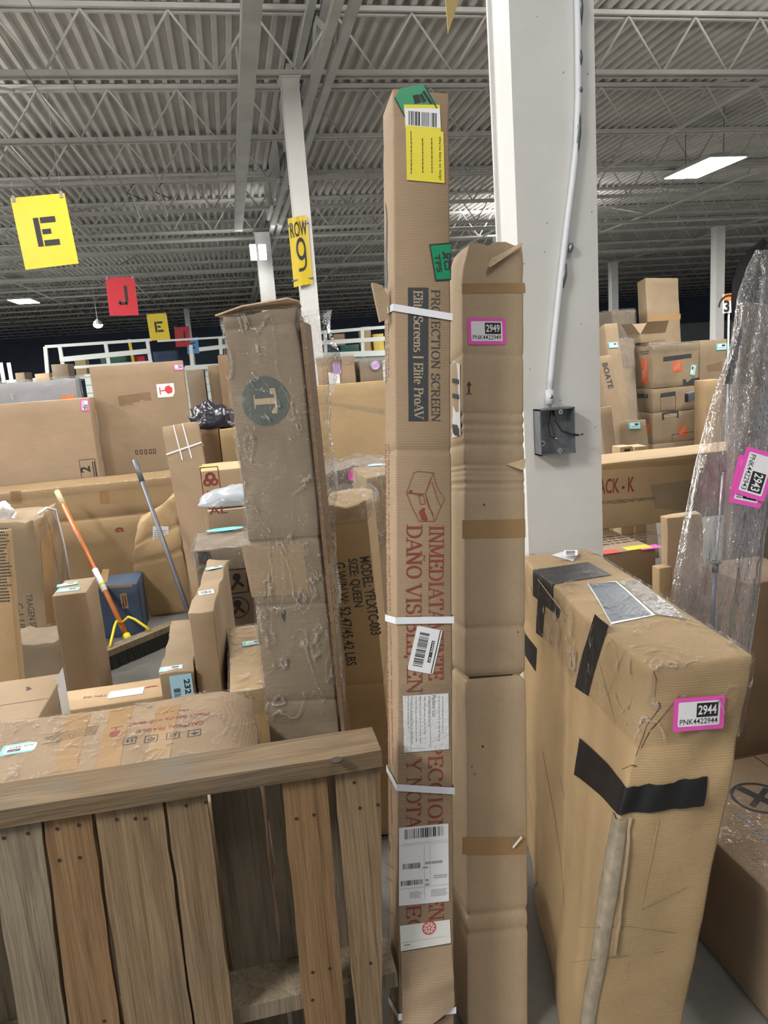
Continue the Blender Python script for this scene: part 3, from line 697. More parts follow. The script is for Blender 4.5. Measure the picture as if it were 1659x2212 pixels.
# row sign wrapped on its column
q = [atY(*p, 7.965) for p in ((620, 474), (661, 458), (676, 607), (635, 621))]
r = thing('row_sign', 'yellow ROW 9 sign strapped to the white column', 'sign', (q[3].x, 7.965, q[3].z))
o = r.location; ww = ((q[1] - q[0]).x + (q[2] - q[3]).x) / 2; hh = ((q[0] - q[3]).z + (q[1] - q[2]).z) / 2
N = 10; vs = []; fs = []
for j in (0, 1):
    for i in range(N + 1):
        t = i / N; vs.append((t * ww, -0.03 * math.sin(math.pi * t), j * hh + t * 0.03))
fs = [(i, i + 1, N + 2 + i, N + 1 + i) for i in range(N)]
def onsign(vf): return [(x, -0.03 * math.sin(math.pi * max(0, min(1, x / ww))) - .004, y + x / ww * .03) for x, y in vf[0]], vf[1]
b = MB(); b.add(vs, fs, 'signyellow')
b.add(*onsign(fit(sans('ROW', .015), w=ww * .86, h=hh * .22, x=ww * .07, y=hh * .71)), 'black')
u9, v9 = ww * .53, hh * .13; n9 = join2(ringp(0, 0, .26, .40, 0, 360, 26, 1.15), line2([(.33, .02), (.33, -.55)], .14), ringp(-.02, -.52, .28, .42, 270, 360, 8, .9), line2([(-.02, -.835), (-.32, -.835)], .13))
b.add(*onsign(([(u9 + x * ww * .62, v9 + hh * .40 + y * hh * .36) for x, y in n9[0]], n9[1])), 'black')
b.build('sign_board', r)
for k_ in (.9, .1): b = MB(); b.bar((-.01, .01, hh * k_), (ww + .01, .01, hh * k_ + .02), .06, .012, 'galv'); b.build('strap', r)
# hanging aisle signs
HXS = []
def hang(label, pix, D, ch, mat, yaw=0):
    P = [atD(p[0], p[1], D) for p in pix]; y0 = P[0].y
    P = [atY(p[0], p[1], y0) for p in pix]
    r = thing('hanging_sign', label, 'sign', (P[3].x, y0, P[3].z), 'hanging aisle signs')
    L = [p - r.location for p in P]
    ex, ez = (L[1] - L[0]), (L[0] - L[3])
    b = MB(); th = Vector((0, .004, 0))
    b.add([L[3], L[2], L[1], L[0], L[3] + th, L[2] + th, L[1] + th, L[0] + th], [(0, 1, 2, 3), (7, 6, 5, 4), (0, 4, 5, 1), (1, 5, 6, 2), (2, 6, 7, 3), (3, 7, 4, 0)], mat)
    def on(u, v): return L[3] + ex * u + ez * v + Vector((0, -.003, 0))
    E_ = [((.33, .30), (.43, .30), (.43, .70), (.33, .70)), ((.455, .62), (.74, .62), (.74, .70), (.455, .70)), ((.455, .465), (.62, .465), (.62, .535), (.455, .535)), ((.455, .30), (.74, .30), (.74, .38), (.455, .38))]
    J_ = [((.60, .36), (.70, .36), (.70, .78), (.60, .78)), ((.40, .27), (.64, .27), (.64, .345), (.40, .345)), ((.60, .36), (.70, .36), (.64, .27), (.60, .29)), ((.34, .32), (.42, .27), (.45, .345), (.42, .42), (.34, .42))]
    for q in (E_ if ch == 'E' else J_): b.add([on(*p) for p in q], [(0, 1, 2, 3)], 'black')
    b.build('sign_board', r)
    top = 4.43
    for u in (.06, .94):
        b = MB(); a = L[3] + ex * u + ez; HXS.append((a.x + r.location.x, y0)); c = Vector((a.x, a.y, top - r.location.z)); b.tube([a, c], .0011, 'galv', 4); b.box((a.x - .012, a.y - .008, a.z - .03), (a.x + .012, a.y + .01, a.z + .015), 'galv'); b.build('hanger', r)
hang('largest yellow sign with black letter E, at left', ((22, 428), (139, 417), (170, 569), (55, 583)), 5.9, 'E', 'signyellow')
hang('larger red sign with black letter J, second in the row', ((227, 600), (290, 598), (300, 681), (237, 682)), 10.8, 'J', 'signred')
hang('smaller yellow E sign between the two red J signs', ((316, 679), (359, 676), (368, 733), (325, 736)), 15.3, 'E', 'signyellow')
hang('smaller red J sign, beside the blue sign', ((376, 707), (408, 705), (412, 748), (380, 750)), 22, 'J', 'signred')
hang('small blue sign with letter E, last in the hanging row', ((404, 731), (427, 728), (431, 763), (405, 765)), 26, 'E', 'signblue')
m = MB()
for x, y in HXS: m.tube([(x, y - 2.1, 4.426), (x, y + 2.1, 4.426)], .004, 'galv', 4)
m.build('sign_cable', ceiling)
# tip of a tilted pale yellow card hanging close overhead
y0 = atD(970, 40, 3.4).y; A = [atY(*p, y0) for p in ((968, 72), (1012, -60), (900, -190), (958, -60))]
b = MB(); b.add(A + [p + Vector((0, .004, 0)) for p in A], [(0, 1, 2, 3), (7, 6, 5, 4), (0, 4, 5, 1), (1, 5, 6, 2), (2, 6, 7, 3), (3, 7, 4, 0)], plain('pale_yellow_card', (0.70, 0.56, 0.24), .5))
b.tube([A[2] + Vector((0, .002, 0)), Vector((A[2].x, y0, 4.43))], .002, 'steelpaint', 4)
o = b.build('hanging_card'); tag(o, 'pale yellow pointed card tip hanging at top edge above the tallest box', 'sign'); rebase(o)
# ------------------------------------------------------------------ conduit and junction box on the near column
fy = CA.y - .0015
def onc(px, py, off=0.0): return atY(px, py, fy - off)
r = thing('junction_box', 'open grey metal junction box with conduit and loose wires on the thick white column', 'electrical box', onc(1190, 985))
L0 = r.location.copy()
pth = [(1247, -60), (1249, 60), (1250, 200), (1246, 310), (1238, 385), (1226, 480), (1212, 600), (1199, 720), (1190, 812), (1188, 846)]
b = MB(); P3 = [onc(*p, .013) - L0 for p in pth]; b.tube(P3, .0105, 'strap', 10); b.build('conduit', r, True)
for (p, q) in (((1250, -20), (1251, 55)), ((1249, 102), (1250, 148)), ((1250, 186), (1249, 205)), ((1249, 230), (1243, 345)), ((1231, 525), (1229, 545)), ((1219, 570), (1212, 622))):
    b = MB(); b.tube([onc(p[0] + 2, p[1], .016) - L0, onc((p[0] + q[0]) / 2 + 3, (p[1] + q[1]) / 2, .016) - L0, onc(q[0] + 2, q[1], .016) - L0], [.006, .0098, .006], 'galv', 8); b.build('peeled_paint_patch', r, True)
b = MB(); a = onc(1187, 842, .014) - L0; c = onc(1187, 872, .014) - L0; b.tube([a, c], .0145, 'strap', 12); b.disc((a + c) / 2 + Vector((0, -.0145, 0)), (0, -1, 0), .006, 'galvlt', 12, .002)
b.box(((a + c) / 2 + Vector((-.0008, -.0172, -.005))), ((a + c) / 2 + Vector((.0008, -.0165, .005))), 'black'); b.build('conduit_connector', r, True)
b = MB(); q0, q1 = onc(1155, 982, .0) - L0, onc(1226, 875, .0) - L0; dp = .052; x0, x1, z0, z1 = q0.x, q1.x, q0.z, q1.z - .004; t = .004
b.box((x0, -.003, z0), (x1, 0, z1), 'galv')
for A_, B_ in (((x0, -dp, z0), (x0 + t, 0, z1)), ((x1 - t, -dp, z0), (x1, 0, z1)), ((x0, -dp, z0), (x1, 0, z0 + t)), ((x0, -dp, z1 - t), (x1, 0, z1))): b.box(A_, B_, 'galv')
b.build('box_shell', r)
xm = (x0 + x1) / 2
for x, z in ((xm + .012, z1 - .012), (xm + .006, z0 + .012)): b = MB(); b.disc((x, -dp + .002, z), (0, -1, 0), .0075, 'galvlt', 12, .002); b.disc((x, -dp - .0002, z), (0, -1, 0), .003, 'black', 8, .0004); b.build('screw_lug', r)
b = MB(); b.disc((x0 + .026, -.004, z0 + .035), (0, -1, 0), .010, 'galvlt', 12, .002); b.disc((x0 + .026, -.0065, z0 + .035), (0, -1, 0), .004, 'black', 8, .0004); b.build('screw_lug', r)
b = MB(); b.tube([(xm - .002, -.02, z1 - .004), (xm + .002, -.03, z1 - .04), (xm + .018, -.045, z1 - .075), (xm + .045, -.06, z0 + .062), (x1 + .006, -.062, z0 + .058)], .0034, 'rubber', 8); b.tube([(x1 + .006, -.062, z0 + .058), (x1 + .022, -.062, z0 + .06)], [.002, .004], 'copper', 6); b.build('black_wire', r, True)
b = MB(); b.tube([(xm - .006, -.018, z1 - .004), (xm - .018, -.02, z1 - .06), (xm - .016, -.025, z0 + .06), (xm + .002, -.03, z0 + .05)], .0018, 'rubber', 6); b.tube([(xm + .0, -.03, z0 + .052), (xm + .01, -.032, z0 + .048)], .0022, 'galvlt', 6); b.build('thin_wire', r, True)
# ------------------------------------------------------------------ near objects
def along(K, face, a, b, cap, txt, mat, font='serif', thick=.15, thin=.055, bold=.0, target=None, lift=0.0009):
    """a line of print from pixel a to pixel b (baseline), cap height in metres"""
    A, B = K.uv(face, *a), K.uv(face, *b); L = math.hypot(B[0] - A[0], B[1] - A[1]); ang = math.degrees(math.atan2(B[1] - A[1], B[0] - A[0]))
    vf = serif(txt, L, cap, thick, thin) if font == 'serif' else fit(sans(txt, bold), w=L, h=cap)
    K.print(face, [(vf, mat, 0)], A, ang, base=lift)
# --- wooden pallet standing on its side
PY = atD(400, 1700, 1.33).y
zr = atY(400, 1690, PY).z; x0 = -1.05; x1 = atY(824, 1625, PY).x
rf = [atY(0, 1745, PY).z, atY(829, 1628, PY).z]
zb, zt = atY(300, 1752, PY).z, atY(300, 1690, PY).z      # rail front edge
p = thing('wooden_pallet', 'weathered wooden pallet standing on edge across the lower left', 'pallet', ((x0 + x1) / 2, PY + .07, 0))
O = p.location
def slat(a0, a1, b0, b1, yy, th, ztop, zbot, mat, nm='slat', seed=1, nails=()):
    """board between x a0..a1 at its top and b0..b1 at its foot, with a slightly ragged outline"""
    rr = random.Random(seed); n = 14; L = []; R_ = []
    for i in range(n + 1):
        t = i / n; z = ztop + (zbot - ztop) * t
        L.append((a0 + (b0 - a0) * t + rr.uniform(-.0016, .0016), z)); R_.append((a1 + (b1 - a1) * t + rr.uniform(-.0016, .0016), z))
    vs = []; fs = []
    for (lx, z), (rx, _) in zip(L, R_):
        vs += [(lx, yy, z), (rx, yy, z), (rx, yy + th, z), (lx, yy + th, z)]
    for i in range(n):
        for k in range(4): a = 4 * i + k; b = 4 * i + (k + 1) % 4; fs.append((a, b, b + 4, a + 4)[::-1])
    fs += [(0, 1, 2, 3)[::-1], (4 * n, 4 * n + 1, 4 * n + 2, 4 * n + 3)]
    m = MB(); m.add([Vector(v) - O for v in vs], fs, mat)
    for nx, nz, nr in nails: m.disc(Vector((nx, yy - .0004, nz)) - O, (0, -1, 0), nr, 'nail', 10, .0008)
    return m.build(nm, p)
YS = PY + .012
def sx(px, py): return atY(px, py, YS).x
ns = 0
for (ta, tb, ba, bb, mat, nl) in (((-30, 1795), (88, 1775), (40, 2212), (142, 2212), 'wood_c', [(8, 1810), (60, 1800)]), ((95, 1775), (198, 1765), (150, 2212), (258, 2212), 'wood_b', [(123, 1790), (170, 1782), (128, 1858), (172, 1852), (225, 2205)]),
        ((207, 1765), (352, 1742), (268, 2212), (415, 2212), 'wood_a', [(252, 1770), (292, 1768), (313, 1768)]), ((360, 1742), (448, 1725), (420, 2212), (505, 2212), 'wood_a', [(402, 1740), (444, 1733)]),
        ((608, 1693), (704, 1680), (660, 2212), (748, 2212), 'wood_b', [(640, 1768), (678, 1760), (675, 2100), (712, 2092), (675, 2160)]), ((725, 1680), (822, 1664), (770, 2212), (826, 2212), 'wood_a', [(777, 1745), (765, 1690), (816, 1738), (800, 2080)])):
    ns += 1; z0 = -0.0
    T0, T1, B0, B1 = atY(*ta, YS), atY(*tb, YS), atY(*ba, YS), atY(*bb, YS)
    zt_ = zt - .03; k0 = (T0.x - B0.x) / (T0.z - B0.z); k1 = (T1.x - B1.x) / (T1.z - B1.z)
    nails = [(atY(a, b, YS).x, atY(a, b, YS).z, .0032) for a, b in nl]
    slat(T0.x + k0 * (zt_ - T0.z), T1.x + k1 * (zt_ - T1.z), B0.x + k0 * (0 - B0.z), B1.x + k1 * (0 - B1.z), YS, .018, zt_, 0.0, mat, seed=ns, nails=nails)
for i, xx in enumerate((-.98, -.80)): slat(xx, xx + .12, xx, xx + .12, YS, .018, zt - .03, 0, 'wood_c', seed=40 + i)
def beam(za, zb_, ya, yb, mat, nm, slope=0.0, extra=None):
    m = MB(); n = 24; vs = []; fs = []
    for i in range(n + 1):
        x = x0 + (x1 - x0) * i / n; w = noise.noise(Vector((x * 5, za * 7, 1))) * .0015; s_ = slope * (x - x0)
        vs += [Vector(q) - O for q in ((x, ya + w, za + s_ + w), (x, yb, za + s_), (x, yb, zb_ + s_), (x, ya + w, zb_ + s_ + w))]
    for i in range(n):
        for k in range(4): a = 4 * i + k; b = 4 * i + (k + 1) % 4; fs.append((a, b, b + 4, a + 4))
    fs += [(0, 1, 2, 3)[::-1], (4 * n, 4 * n + 1, 4 * n + 2, 4 * n + 3)]
    m.add(vs, fs, mat)
    if extra: extra(m)
    return m.build(nm, p)
zl = atY(0, 1790, PY).z; zrb = atY(829, 1655, PY).z; ztl = atY(0, 1742, PY).z; slope = (zrb - zl) / (atY(829, 1655, PY).x - atY(0, 1790, PY).x)
zl0 = zl + slope * (x0 - atY(0, 1790, PY).x); rh = .034
def screw(m):
    q = atZ(727, 1644, zl0 + slope * (.1 - x0) + rh)
    m.disc(q - O + Vector((0, 0, .001)), (0, 0, 1), .011, 'nail', 14, .002)
beam(zl0, zl0 + rh, PY, PY + .095, 'wood_rail', 'rail', slope, screw)
zm = atY(560, 2165, PY + .04).z
beam(zm - .03, zm + .005, PY + .031, PY + .13, 'wood_c', 'stringer'); beam(0, .04, PY + .031, PY + .13, 'wood_c', 'stringer')
for i, (xx, w) in enumerate(((-1.0, .14), (-.82, .14), (-.63, .14), (-.45, .14), (-.27, .13), (-.13, .10), (-.02, .06), (.06, .09))): slat(xx, xx + w, xx, xx + w, PY + .131, .018, zl0 - .005 + slope * (xx - x0), 0, 'kraft_dark' if False else 'wood_c', 'back_slat', seed=60 + i)

# --- projection screen box: tallest, strapped
K = Carton('screen_box', 'tallest narrow carton with white straps, lettered PROJECTION SCREEN in the middle', 'box', (848, 190), (971, 188), 1.50, .108, BLD=(863, 2195, 1.56), mat='kraft', amp=.0015, seg=.05, creases=((1.37, .0025, .006), (2.03, .002, .02)))
def u(px, py): return K.uv('front', px, py)
K.quad('front', ((881, 622), (925, 622), (925, 910), (882, 910)), 'dkprint', .0007, n=10)
along(K, 'front', (893, 628), (895, 905), .0195, 'Elite Screens | Elite ProAV', 'ltprint', lift=.0011, thick=.17, thin=.06)
along(K, 'front', (931, 625), (932, 912), .0185, 'PROJECTION SCREEN', 'dkprint')
along(K, 'front', (927, 1134), (925, 1470), .0315, 'INMEDIATAMENTE', 'red')
along(K, 'front', (878, 1134), (877, 1425), .0325, 'DAÑO VISIBLE,', 'red')
along(K, 'front', (878, 1437), (878, 1500), .0325, 'EN', 'red')
along(K, 'front', (925, 1530), (925, 1830), .0315, 'INSPECCIONE', 'red'); along(K, 'front', (926, 1935), (927, 1990), .0315, 'EN', 'red')
along(K, 'front', (878, 1640), (878, 1790), .0315, 'Y NOTA', 'red'); along(K, 'front', (878, 1955), (879, 2055), .0315, 'ECC', 'red')
along(K, 'front', (930, 2188), (931, 2216), .0315, 'A', 'red')
# outline drawing of a damaged carton
D2 = lambda *pts: line2([u(*p_) for p_ in pts], .0011)
K.print('front', [(D2((877, 1065), (893, 1022), (901, 1018), (936, 1021), (918, 1066), (877, 1065), (890, 1097), (905, 1126), (938, 1126)), 'red', 0), (D2((936, 1021), (940, 1043), (948, 1060), (960, 1077), (938, 1126), (918, 1066)), 'red', 0),
                  (D2((930, 1031), (918, 1066), (925, 1096), (938, 1113)), 'red', 0), (D2((904, 1070), (914, 1070), (918, 1088), (908, 1089), (904, 1070)), 'red', 0), (D2((932, 1040), (944, 1078), (952, 1095)), 'red', 0),
                  (ngon([u(*q_) for q_ in ((904, 1106), (911, 1098), (917, 1096), (916, 1105), (922, 1118), (922, 1125), (910, 1123))]), 'red', 0), (ngon([u(*q_) for q_ in ((883, 1060), (890, 1058), (889, 1065), (883, 1066))]), 'red', 0), (D2((889, 1064), (900, 1069), (917, 1066)), 'red', .0001)])
# small print down the left side
rng = random.Random(3)
for (a, b, t) in (((838, 960), (842, 1335), 'IMMEDIATELY INSPECT AND REPORT'), ((832, 960), (836, 1335), 'DAMAGE REMARKS ON DELIVERY'), ((842, 1350), (848, 1650), 'INSPECT FOR VISIBLE DAMAGE AND'), ((835, 1350), (840, 1650), 'NOTE IT BEFORE ACCEPTING'), ((843, 1670), (846, 1780), 'REMARK'), ((833, 700), (834, 830), 'MADE IN CHINA'), ((838, 700), (839, 815), 'PRO SERIES')):
    along(K, 'left', a, b, .012 if a[1] > 900 else .009, t, 'red' if a[1] > 900 else 'brprint', 'sans')
for y0 in (1795, 1895): K.print('left', [(D_, 'brprint', 0) for D_ in (line2([K.uv('left', *q) for q in ((835, y0), (850, y0 + 10), (850, y0 + 80), (836, y0 + 70), (835, y0))], .0012),)])
K.print('left', [(ringp(0, 0, .008, .010), 'brprint', 0), (fit(sans('&', .03), w=.009, x=-.0045, y=-.006), 'brprint', 0)], K.uv('left', 842, 1828), 0)
along(K, 'left', (838, 2000), (845, 2190), .012, 'HANDLE WITH CARE', 'brprint', 'sans')
# long ragged split near the top of the left side
b = MB(); sp = [(832, 435), (834, 470), (833, 510), (832, 550), (830, 585), (831, 618), (836, 625), (838, 600), (836, 560), (837, 520), (837, 480), (835, 450)]
K.print('left', [(ngon([K.uv('left', *q) for q in sp]), 'black', 0)])
# torn flap standing off the left side
b = MB(); t0 = [K.Mi @ atD(*q, 1.54) for q in ((804, 610), (826, 616), (838, 640), (836, 690), (822, 695), (810, 640))]
for q in t0: pass
vs = [Vector((min(q.x, -K.w / 2 + .012), q.y, q.z)) for q in t0]; vs2 = [v + Vector((.001, .022, .003)) for v in vs]
b.add(vs + vs2, [(5, 4, 3, 2, 1, 0), (6, 7, 8, 9, 10, 11)] + [(i, (i + 1) % 6, 6 + (i + 1) % 6, 6 + i) for i in range(6)], 'kraft_dull'); K.part('torn_flap', b, 'torn brown flap sticking out at the left')
# straps
def strap_at(pl, pc, pr, name='strap', wd=.0145):
    vl = K.uv('left', *pl)[1]; vc = K.uv('front', *pc)[1]; vr = K.uv('front', *pr)[1]
    K.band(0, wd, dz=(vc, vr, vr + .01, vl), name=name)
strap_at((824, 690), (850, 672), (972, 693)); strap_at((829, 1336), (850, 1348), (980, 1346)); strap_at((830, 1652), (850, 1708), (980, 1715)); strap_at((830, 2125), (862, 2202), (980, 2188))
# stickers
ang = 0
sq = lambda pts, mat, z=0: (ngon(pts), mat, z)
def pixpoly(face, pix, mat, z=0.0, C_=None):
    C_ = C_ or K
    return (ngon([C_.uv(face, *q) for q in pix]), mat, z)
K.sticker('green_sticker', 'front', [pixpoly('front', ((852, 212), (864, 192), (905, 184), (917, 186), (943, 226), (945, 240), (875, 255), (872, 250)), 'green'), pixpoly('front', ((852, 212), (875, 255), (872, 250), (850, 214)), 'black', .0002),
    (fit(sans('TPS', .03), w=.035, h=.016, x=0, y=0), 'black', .0004)] if False else [pixpoly('front', ((852, 212), (864, 192), (905, 184), (917, 186), (943, 226), (945, 240), (875, 255)), 'green'),
    (line2([u(*q) for q in ((917, 186), (945, 238))], .0025), 'black', .0002), (line2([u(*q) for q in ((852, 212), (876, 256))], .0025), 'black', .0002), pixpoly('front', ((891, 208), (903, 205), (911, 222), (896, 226)), 'black', .0003), (line2([u(*q) for q in ((908, 205), (918, 222))], .008), 'black', .0003), (line2([u(*q) for q in ((914, 198), (932, 226))], .006), 'black', .0003)], (0, 0), px=False, label='green sticker at the top')
ys = [pixpoly('front', ((872, 227), (950, 228), (954, 286), (875, 278)), 'yellow'), pixpoly('front', ((873, 235), (950, 236), (953, 278), (876, 272)), 'white', .0003),
      pixpoly('front', ((876, 272), (953, 285), (959, 287), (960, 397), (878, 390)), 'yellow', .0004)]
bu, bv = u(882, 271); bw = u(944, 271)[0] - bu; ys.append((barcode(bu, bv, bu + bw, bv + .028, 20, 4), 'black', .0006))
A = u(946, 296); ys.append(([(A[0] + y * 1, A[1] - x) for x, y in fit(sans("We're here to help!"), w=.088, h=.006)[0]], sans("We're here to help!")[1], 0)); ys[-1] = (ys[-1][0], ys[-1][1], 0)
txt = fit(sans("We're here to help!"), w=.088, h=.007); ys[-1] = (([(A[0] + y, A[1] - x) for x, y in txt[0]], txt[1]), 'brprint', .0007)
for px, n_ in ((931, 7), (911, 6), (886, 8)):
    A = u(px, 300 if px > 890 else 285); L = fit(scrawl(0, 0, .085 if px < 890 else .075, .004, 1, px), w=.085 if px < 890 else .07, h=.0018); ys.append((([(A[0] + y, A[1] - x) for x, y in L[0]], L[1]), 'brprint', .0007))
A = u(893, 303); txt = fit(sans('call 800 555', .01), w=.062, h=.006)
K.sticker('yellow_sticker', 'front', ys, (0, 0), px=False, label='yellow sticker with a barcode')
gs = [pixpoly('front', ((927, 529), (975, 524), (974, 606), (940, 608)), 'black'), pixpoly('front', ((930, 532), (974, 528), (972, 603), (942, 605)), 'green', .0003)]
A = u(938, 551); txt = fit(sans('TPS', .03), w=.037, h=.012); cs, sn = math.cos(rad(-82)), math.sin(rad(-82))
gs.append((([(A[0] + x * cs - y * sn, A[1] + x * sn + y * cs) for x, y in txt[0]], txt[1]), 'black', .0006))
gs += [(line2([u(*q) for q in ((956, 545), (968, 560), (957, 549))], .004), 'black', .0006), (line2([u(*q) for q in ((957, 560), (969, 548))], .004), 'black', .0006), (line2([u(*q) for q in ((960, 566), (962, 583), (970, 583), (970, 566), (960, 566))], .003), 'black', .0006), (line2([u(*q) for q in ((971, 548), (973, 590))], .003), 'black', .0006)]
K.sticker('green_label', 'front', gs, (0, 0), px=False, label='green label lettered TPS')
ds = [(rrect(-.028, -.047, .028, .047, .004), 'white', 0), (barcode(-.019, -.036, .002, .036, 30, 9, True), 'black', .0004), (rect(.010, -.024, .017, .022, 1), 'black', .0004), (rect(.0225, -.046, .0245, .046, 1), 'black', .0004)]
tx = fit(sans('DWS - ID', .02), w=.042, h=.0045); ds.append((([(.0118 + y, .020 - x) for x, y in tx[0]], tx[1]), 'white', .0006))
K.sticker('barcode_label', 'front', ds, (917, 1404), ang=-13.5, label='tilted white barcode label')
# packing list pouch: grey clear pouch with a white sheet
b = MB()
for vs, fs, mt in K.place('front', [pixpoly('front', ((858, 1478), (976, 1471), (979, 1618), (862, 1635)), 'film_soft')], (0, 0), base=.004, px=False): b.add(vs, fs, mt)
K.part('clear_pouch', b, 'clear plastic packing list pouch')
sh = [pixpoly('front', ((869, 1503), (968, 1497), (970, 1618), (872, 1626)), 'white')]
A = u(931, 1501); L = fit(sans('Packing List', .02), w=.047, h=.010); sh.append((([(A[0] + y, A[1] - x) for x, y in L[0]], L[1]), 'grey', .0003))
for px in (947, 955, 925, 916, 906, 897, 888, 880):
    A = u(px, 1504); L = scrawl(0, 0, .10, .0035, 1, px); sh.append((([(A[0] + y, A[1] - x) for x, y in L[0]], L[1]), 'grey', .0003))
sh += [(line2([u(*q) for q in ((928, 1505), (930, 1615))], .0008), 'grey', .0003), (line2([u(*q) for q in ((885, 1510), (887, 1617), (918, 1616))], .0008), 'grey', .0003)]
K.sticker('packing_list', 'front', sh, (0, 0), px=False, label='white packing list sheet')
ss = [pixpoly('front', ((862, 1787), (968, 1778), (969, 1945), (862, 1957)), 'white')]
for (a, b_, n_, sd) in (((874, 1812), (957, 1783), 26, 2), ((869, 1878), (907, 1862), 24, 3), ((866, 1914), (913, 1898), 26, 5)):
    A, B = u(*a), u(*b_); ss.append((barcode(A[0], A[1], B[0], B[1], n_, sd), 'black', .0003))
for (a, b_, rw, sd) in (((872, 1822), (966, 1814), 1, 1), ((918, 1866), (966, 1850), 1, 6), ((935, 1896), (966, 1884), 2, 7), ((930, 1935), (966, 1915), 5, 8), ((885, 1940), (912, 1922), 5, 9), ((918, 1912), (928, 1892), 2, 10), ((912, 1875), (926, 1867), 1, 12)):
    A, B = u(*a), u(*b_); ss.append((scrawl(A[0], A[1], B[0], B[1], rw, sd), 'grey', .0003))
ss += [(line2([u(*q) for q in q2], .0006), 'grey', .0003) for q2 in (((863, 1826), (968, 1817)), ((916, 1826), (917, 1940)), ((928, 1823), (929, 1910)), ((864, 1921), (968, 1908)))]
K.sticker('shipping_label', 'front', ss, (0, 0), px=False, label='white shipping label with three barcodes')
st = [pixpoly('front', ((864, 1999), (971, 1985), (973, 2036), (866, 2055)), 'white_warm'), (ringp(*u(927, 2003), .0125, .0150), 'redlt', .0003), (ringp(*u(927, 2003), .0085, .0095), 'redlt', .0003)]
cu_, cv_ = u(927, 2003)
for a in range(0, 360, 40): st.append((ngon([(cu_ + .011 * math.cos(rad(a + d_)) * k, cv_ + .011 * math.sin(rad(a + d_)) * k) for d_, k in ((-8, .93), (8, .93), (8, 1.1), (-8, 1.1))]), 'redlt', .0004))
for a in (90, 162, 234, 306, 18): st.append((ringp(cu_ + .0045 * math.cos(rad(a)), cv_ + .0045 * math.sin(rad(a)), 0.0, .0022, n=8), 'redlt', .0003))
st += [(line2([u(*q) for q in ((868, 2036), (970, 2020))], .0006), 'grey', .0003), (scrawl(*u(873, 2042), *u(892, 2036), 1, 2), 'black', .0003)]
K.sticker('torn_label', 'front', st, (0, 0), px=False, label='torn white label with a round red stamp')
# loose cardboard sheet strapped on below the labels
b = MB(); q = [u(*p_) for p_ in ((866, 2055), (974, 2038), (981, 2170), (955, 2185), (900, 2235), (868, 2240))]
nn = 6; vs = []; fs = []
W_ = 8; Hh = 10
for j in range(Hh + 1):
    for i in range(W_ + 1):
        s_, t = i / W_, j / Hh; a = Vector(q[0]).lerp(Vector(q[5]), t); c = Vector(q[1]).lerp(Vector(q[2]), t); e = a.lerp(c, s_)
        off = .004 + .012 * t * t * math.sin(math.pi * s_) + (.006 * math.exp(-((t - .55) / .06) ** 2))
        vs.append(K.pt('front', e.x, e.y, off))
fs = [(j * (W_ + 1) + i, (j + 1) * (W_ + 1) + i, (j + 1) * (W_ + 1) + i + 1, j * (W_ + 1) + i + 1) for j in range(Hh) for i in range(W_)]
b.add(vs, fs, 'kraft_pink'); K.part('loose_board', b, 'loose creased cardboard sheet tucked under the strap', True)
K.done(); KS = K

# --- second tall carton, crushed top, pink 2949 label
def crush2(p, s):
    t = max(0, (p.z - (s.h - .11)) / .11)
    n = noise.noise(Vector((p.x * 22 + 3, p.y * 20, p.z * 16)))
    e = Vector((0, 0, 0))
    if t > 0:
        e = Vector((n * .012 * t, noise.noise(Vector((p.x * 18, p.z * 20, 5))) * .014 * t, -abs(noise.noise(Vector((p.x * 14, p.y * 9, 2)))) * .03 * t * t))
        if p.x < -s.w / 2 + .03: e.x += .012 * t; e.z -= .012 * t
    return e
K = Carton('tall_box', 'tall plain carton with crushed top and pink 2949 label, against the white column', 'box', (998, 508), (1131, 497), 1.66, .12, BLD=(1010, 2150, 1.69), mat='kraft_mid', amp=.002, seg=.022, seed=11, crush=crush2,
    creases=tuple((z, d_, .006) for z, d_ in ((0, 0),)) + tuple())
hz = lambda py: K.uv('front', 1060, py)[1]
K.creases = tuple((hz(y), d_, w_) for y, d_, w_ in ((767, .005, .006), (893, .003, .006), (917, .003, .006), (935, .002, .005), (960, .004, .006), (1005, .004, .006), (1017, .004, .005), (1028, .003, .006), (1045, .005, .006), (1060, .003, .006), (1357, .005, .008), (1463, .012, .007), (1974, .005, .008), (2015, .003, .008)))
K.print('front', [(ngon([(-K.w / 2 + .004, hz(1466)), (K.w * .30, hz(1463)), (K.w * .30, hz(1460)), (-K.w / 2 + .004, hz(1461))]), 'black', 0)])
for y0, y1 in ((612, 634), (1124, 1164), (1808, 1846)):
    K.quad('front', ((998, y0), (1134, y0 - 2), (1135, y1 - 2), (998, y1)), 'tape_tan', .0008, n=4)
K.print('front', [(join2(ngon([(-.002, 0), (.002, 0), (.002, .018), (-.002, .018)]), ngon([(-.006, .016), (.006, .016), (0, .026)]), ngon([(-.006, -.003), (.006, -.003), (.006, -.001), (-.006, -.001)])), 'brprint', 0)], K.uv('front', 1014, 848))
for (px, py, r_) in ((1042, 1612, .003), (1018, 1655, .002), (1024, 1672, .002), (1120, 1365, .002), (1045, 1090, .0025)): K.print('front', [(ringp(0, 0, 0, r_, n=8), 'brprint', 0)], K.uv('front', px, py))
K.sticker('stock_label', 'front', pnk('2949', 'PNK4422949'), (1052, 717), ang=1.5, sc=.090, label='pink-bordered label numbered 2949')
b = MB(); q = [K.uv('left', *p_) for p_ in ((978, 780), (996, 788), (996, 940), (978, 946))]
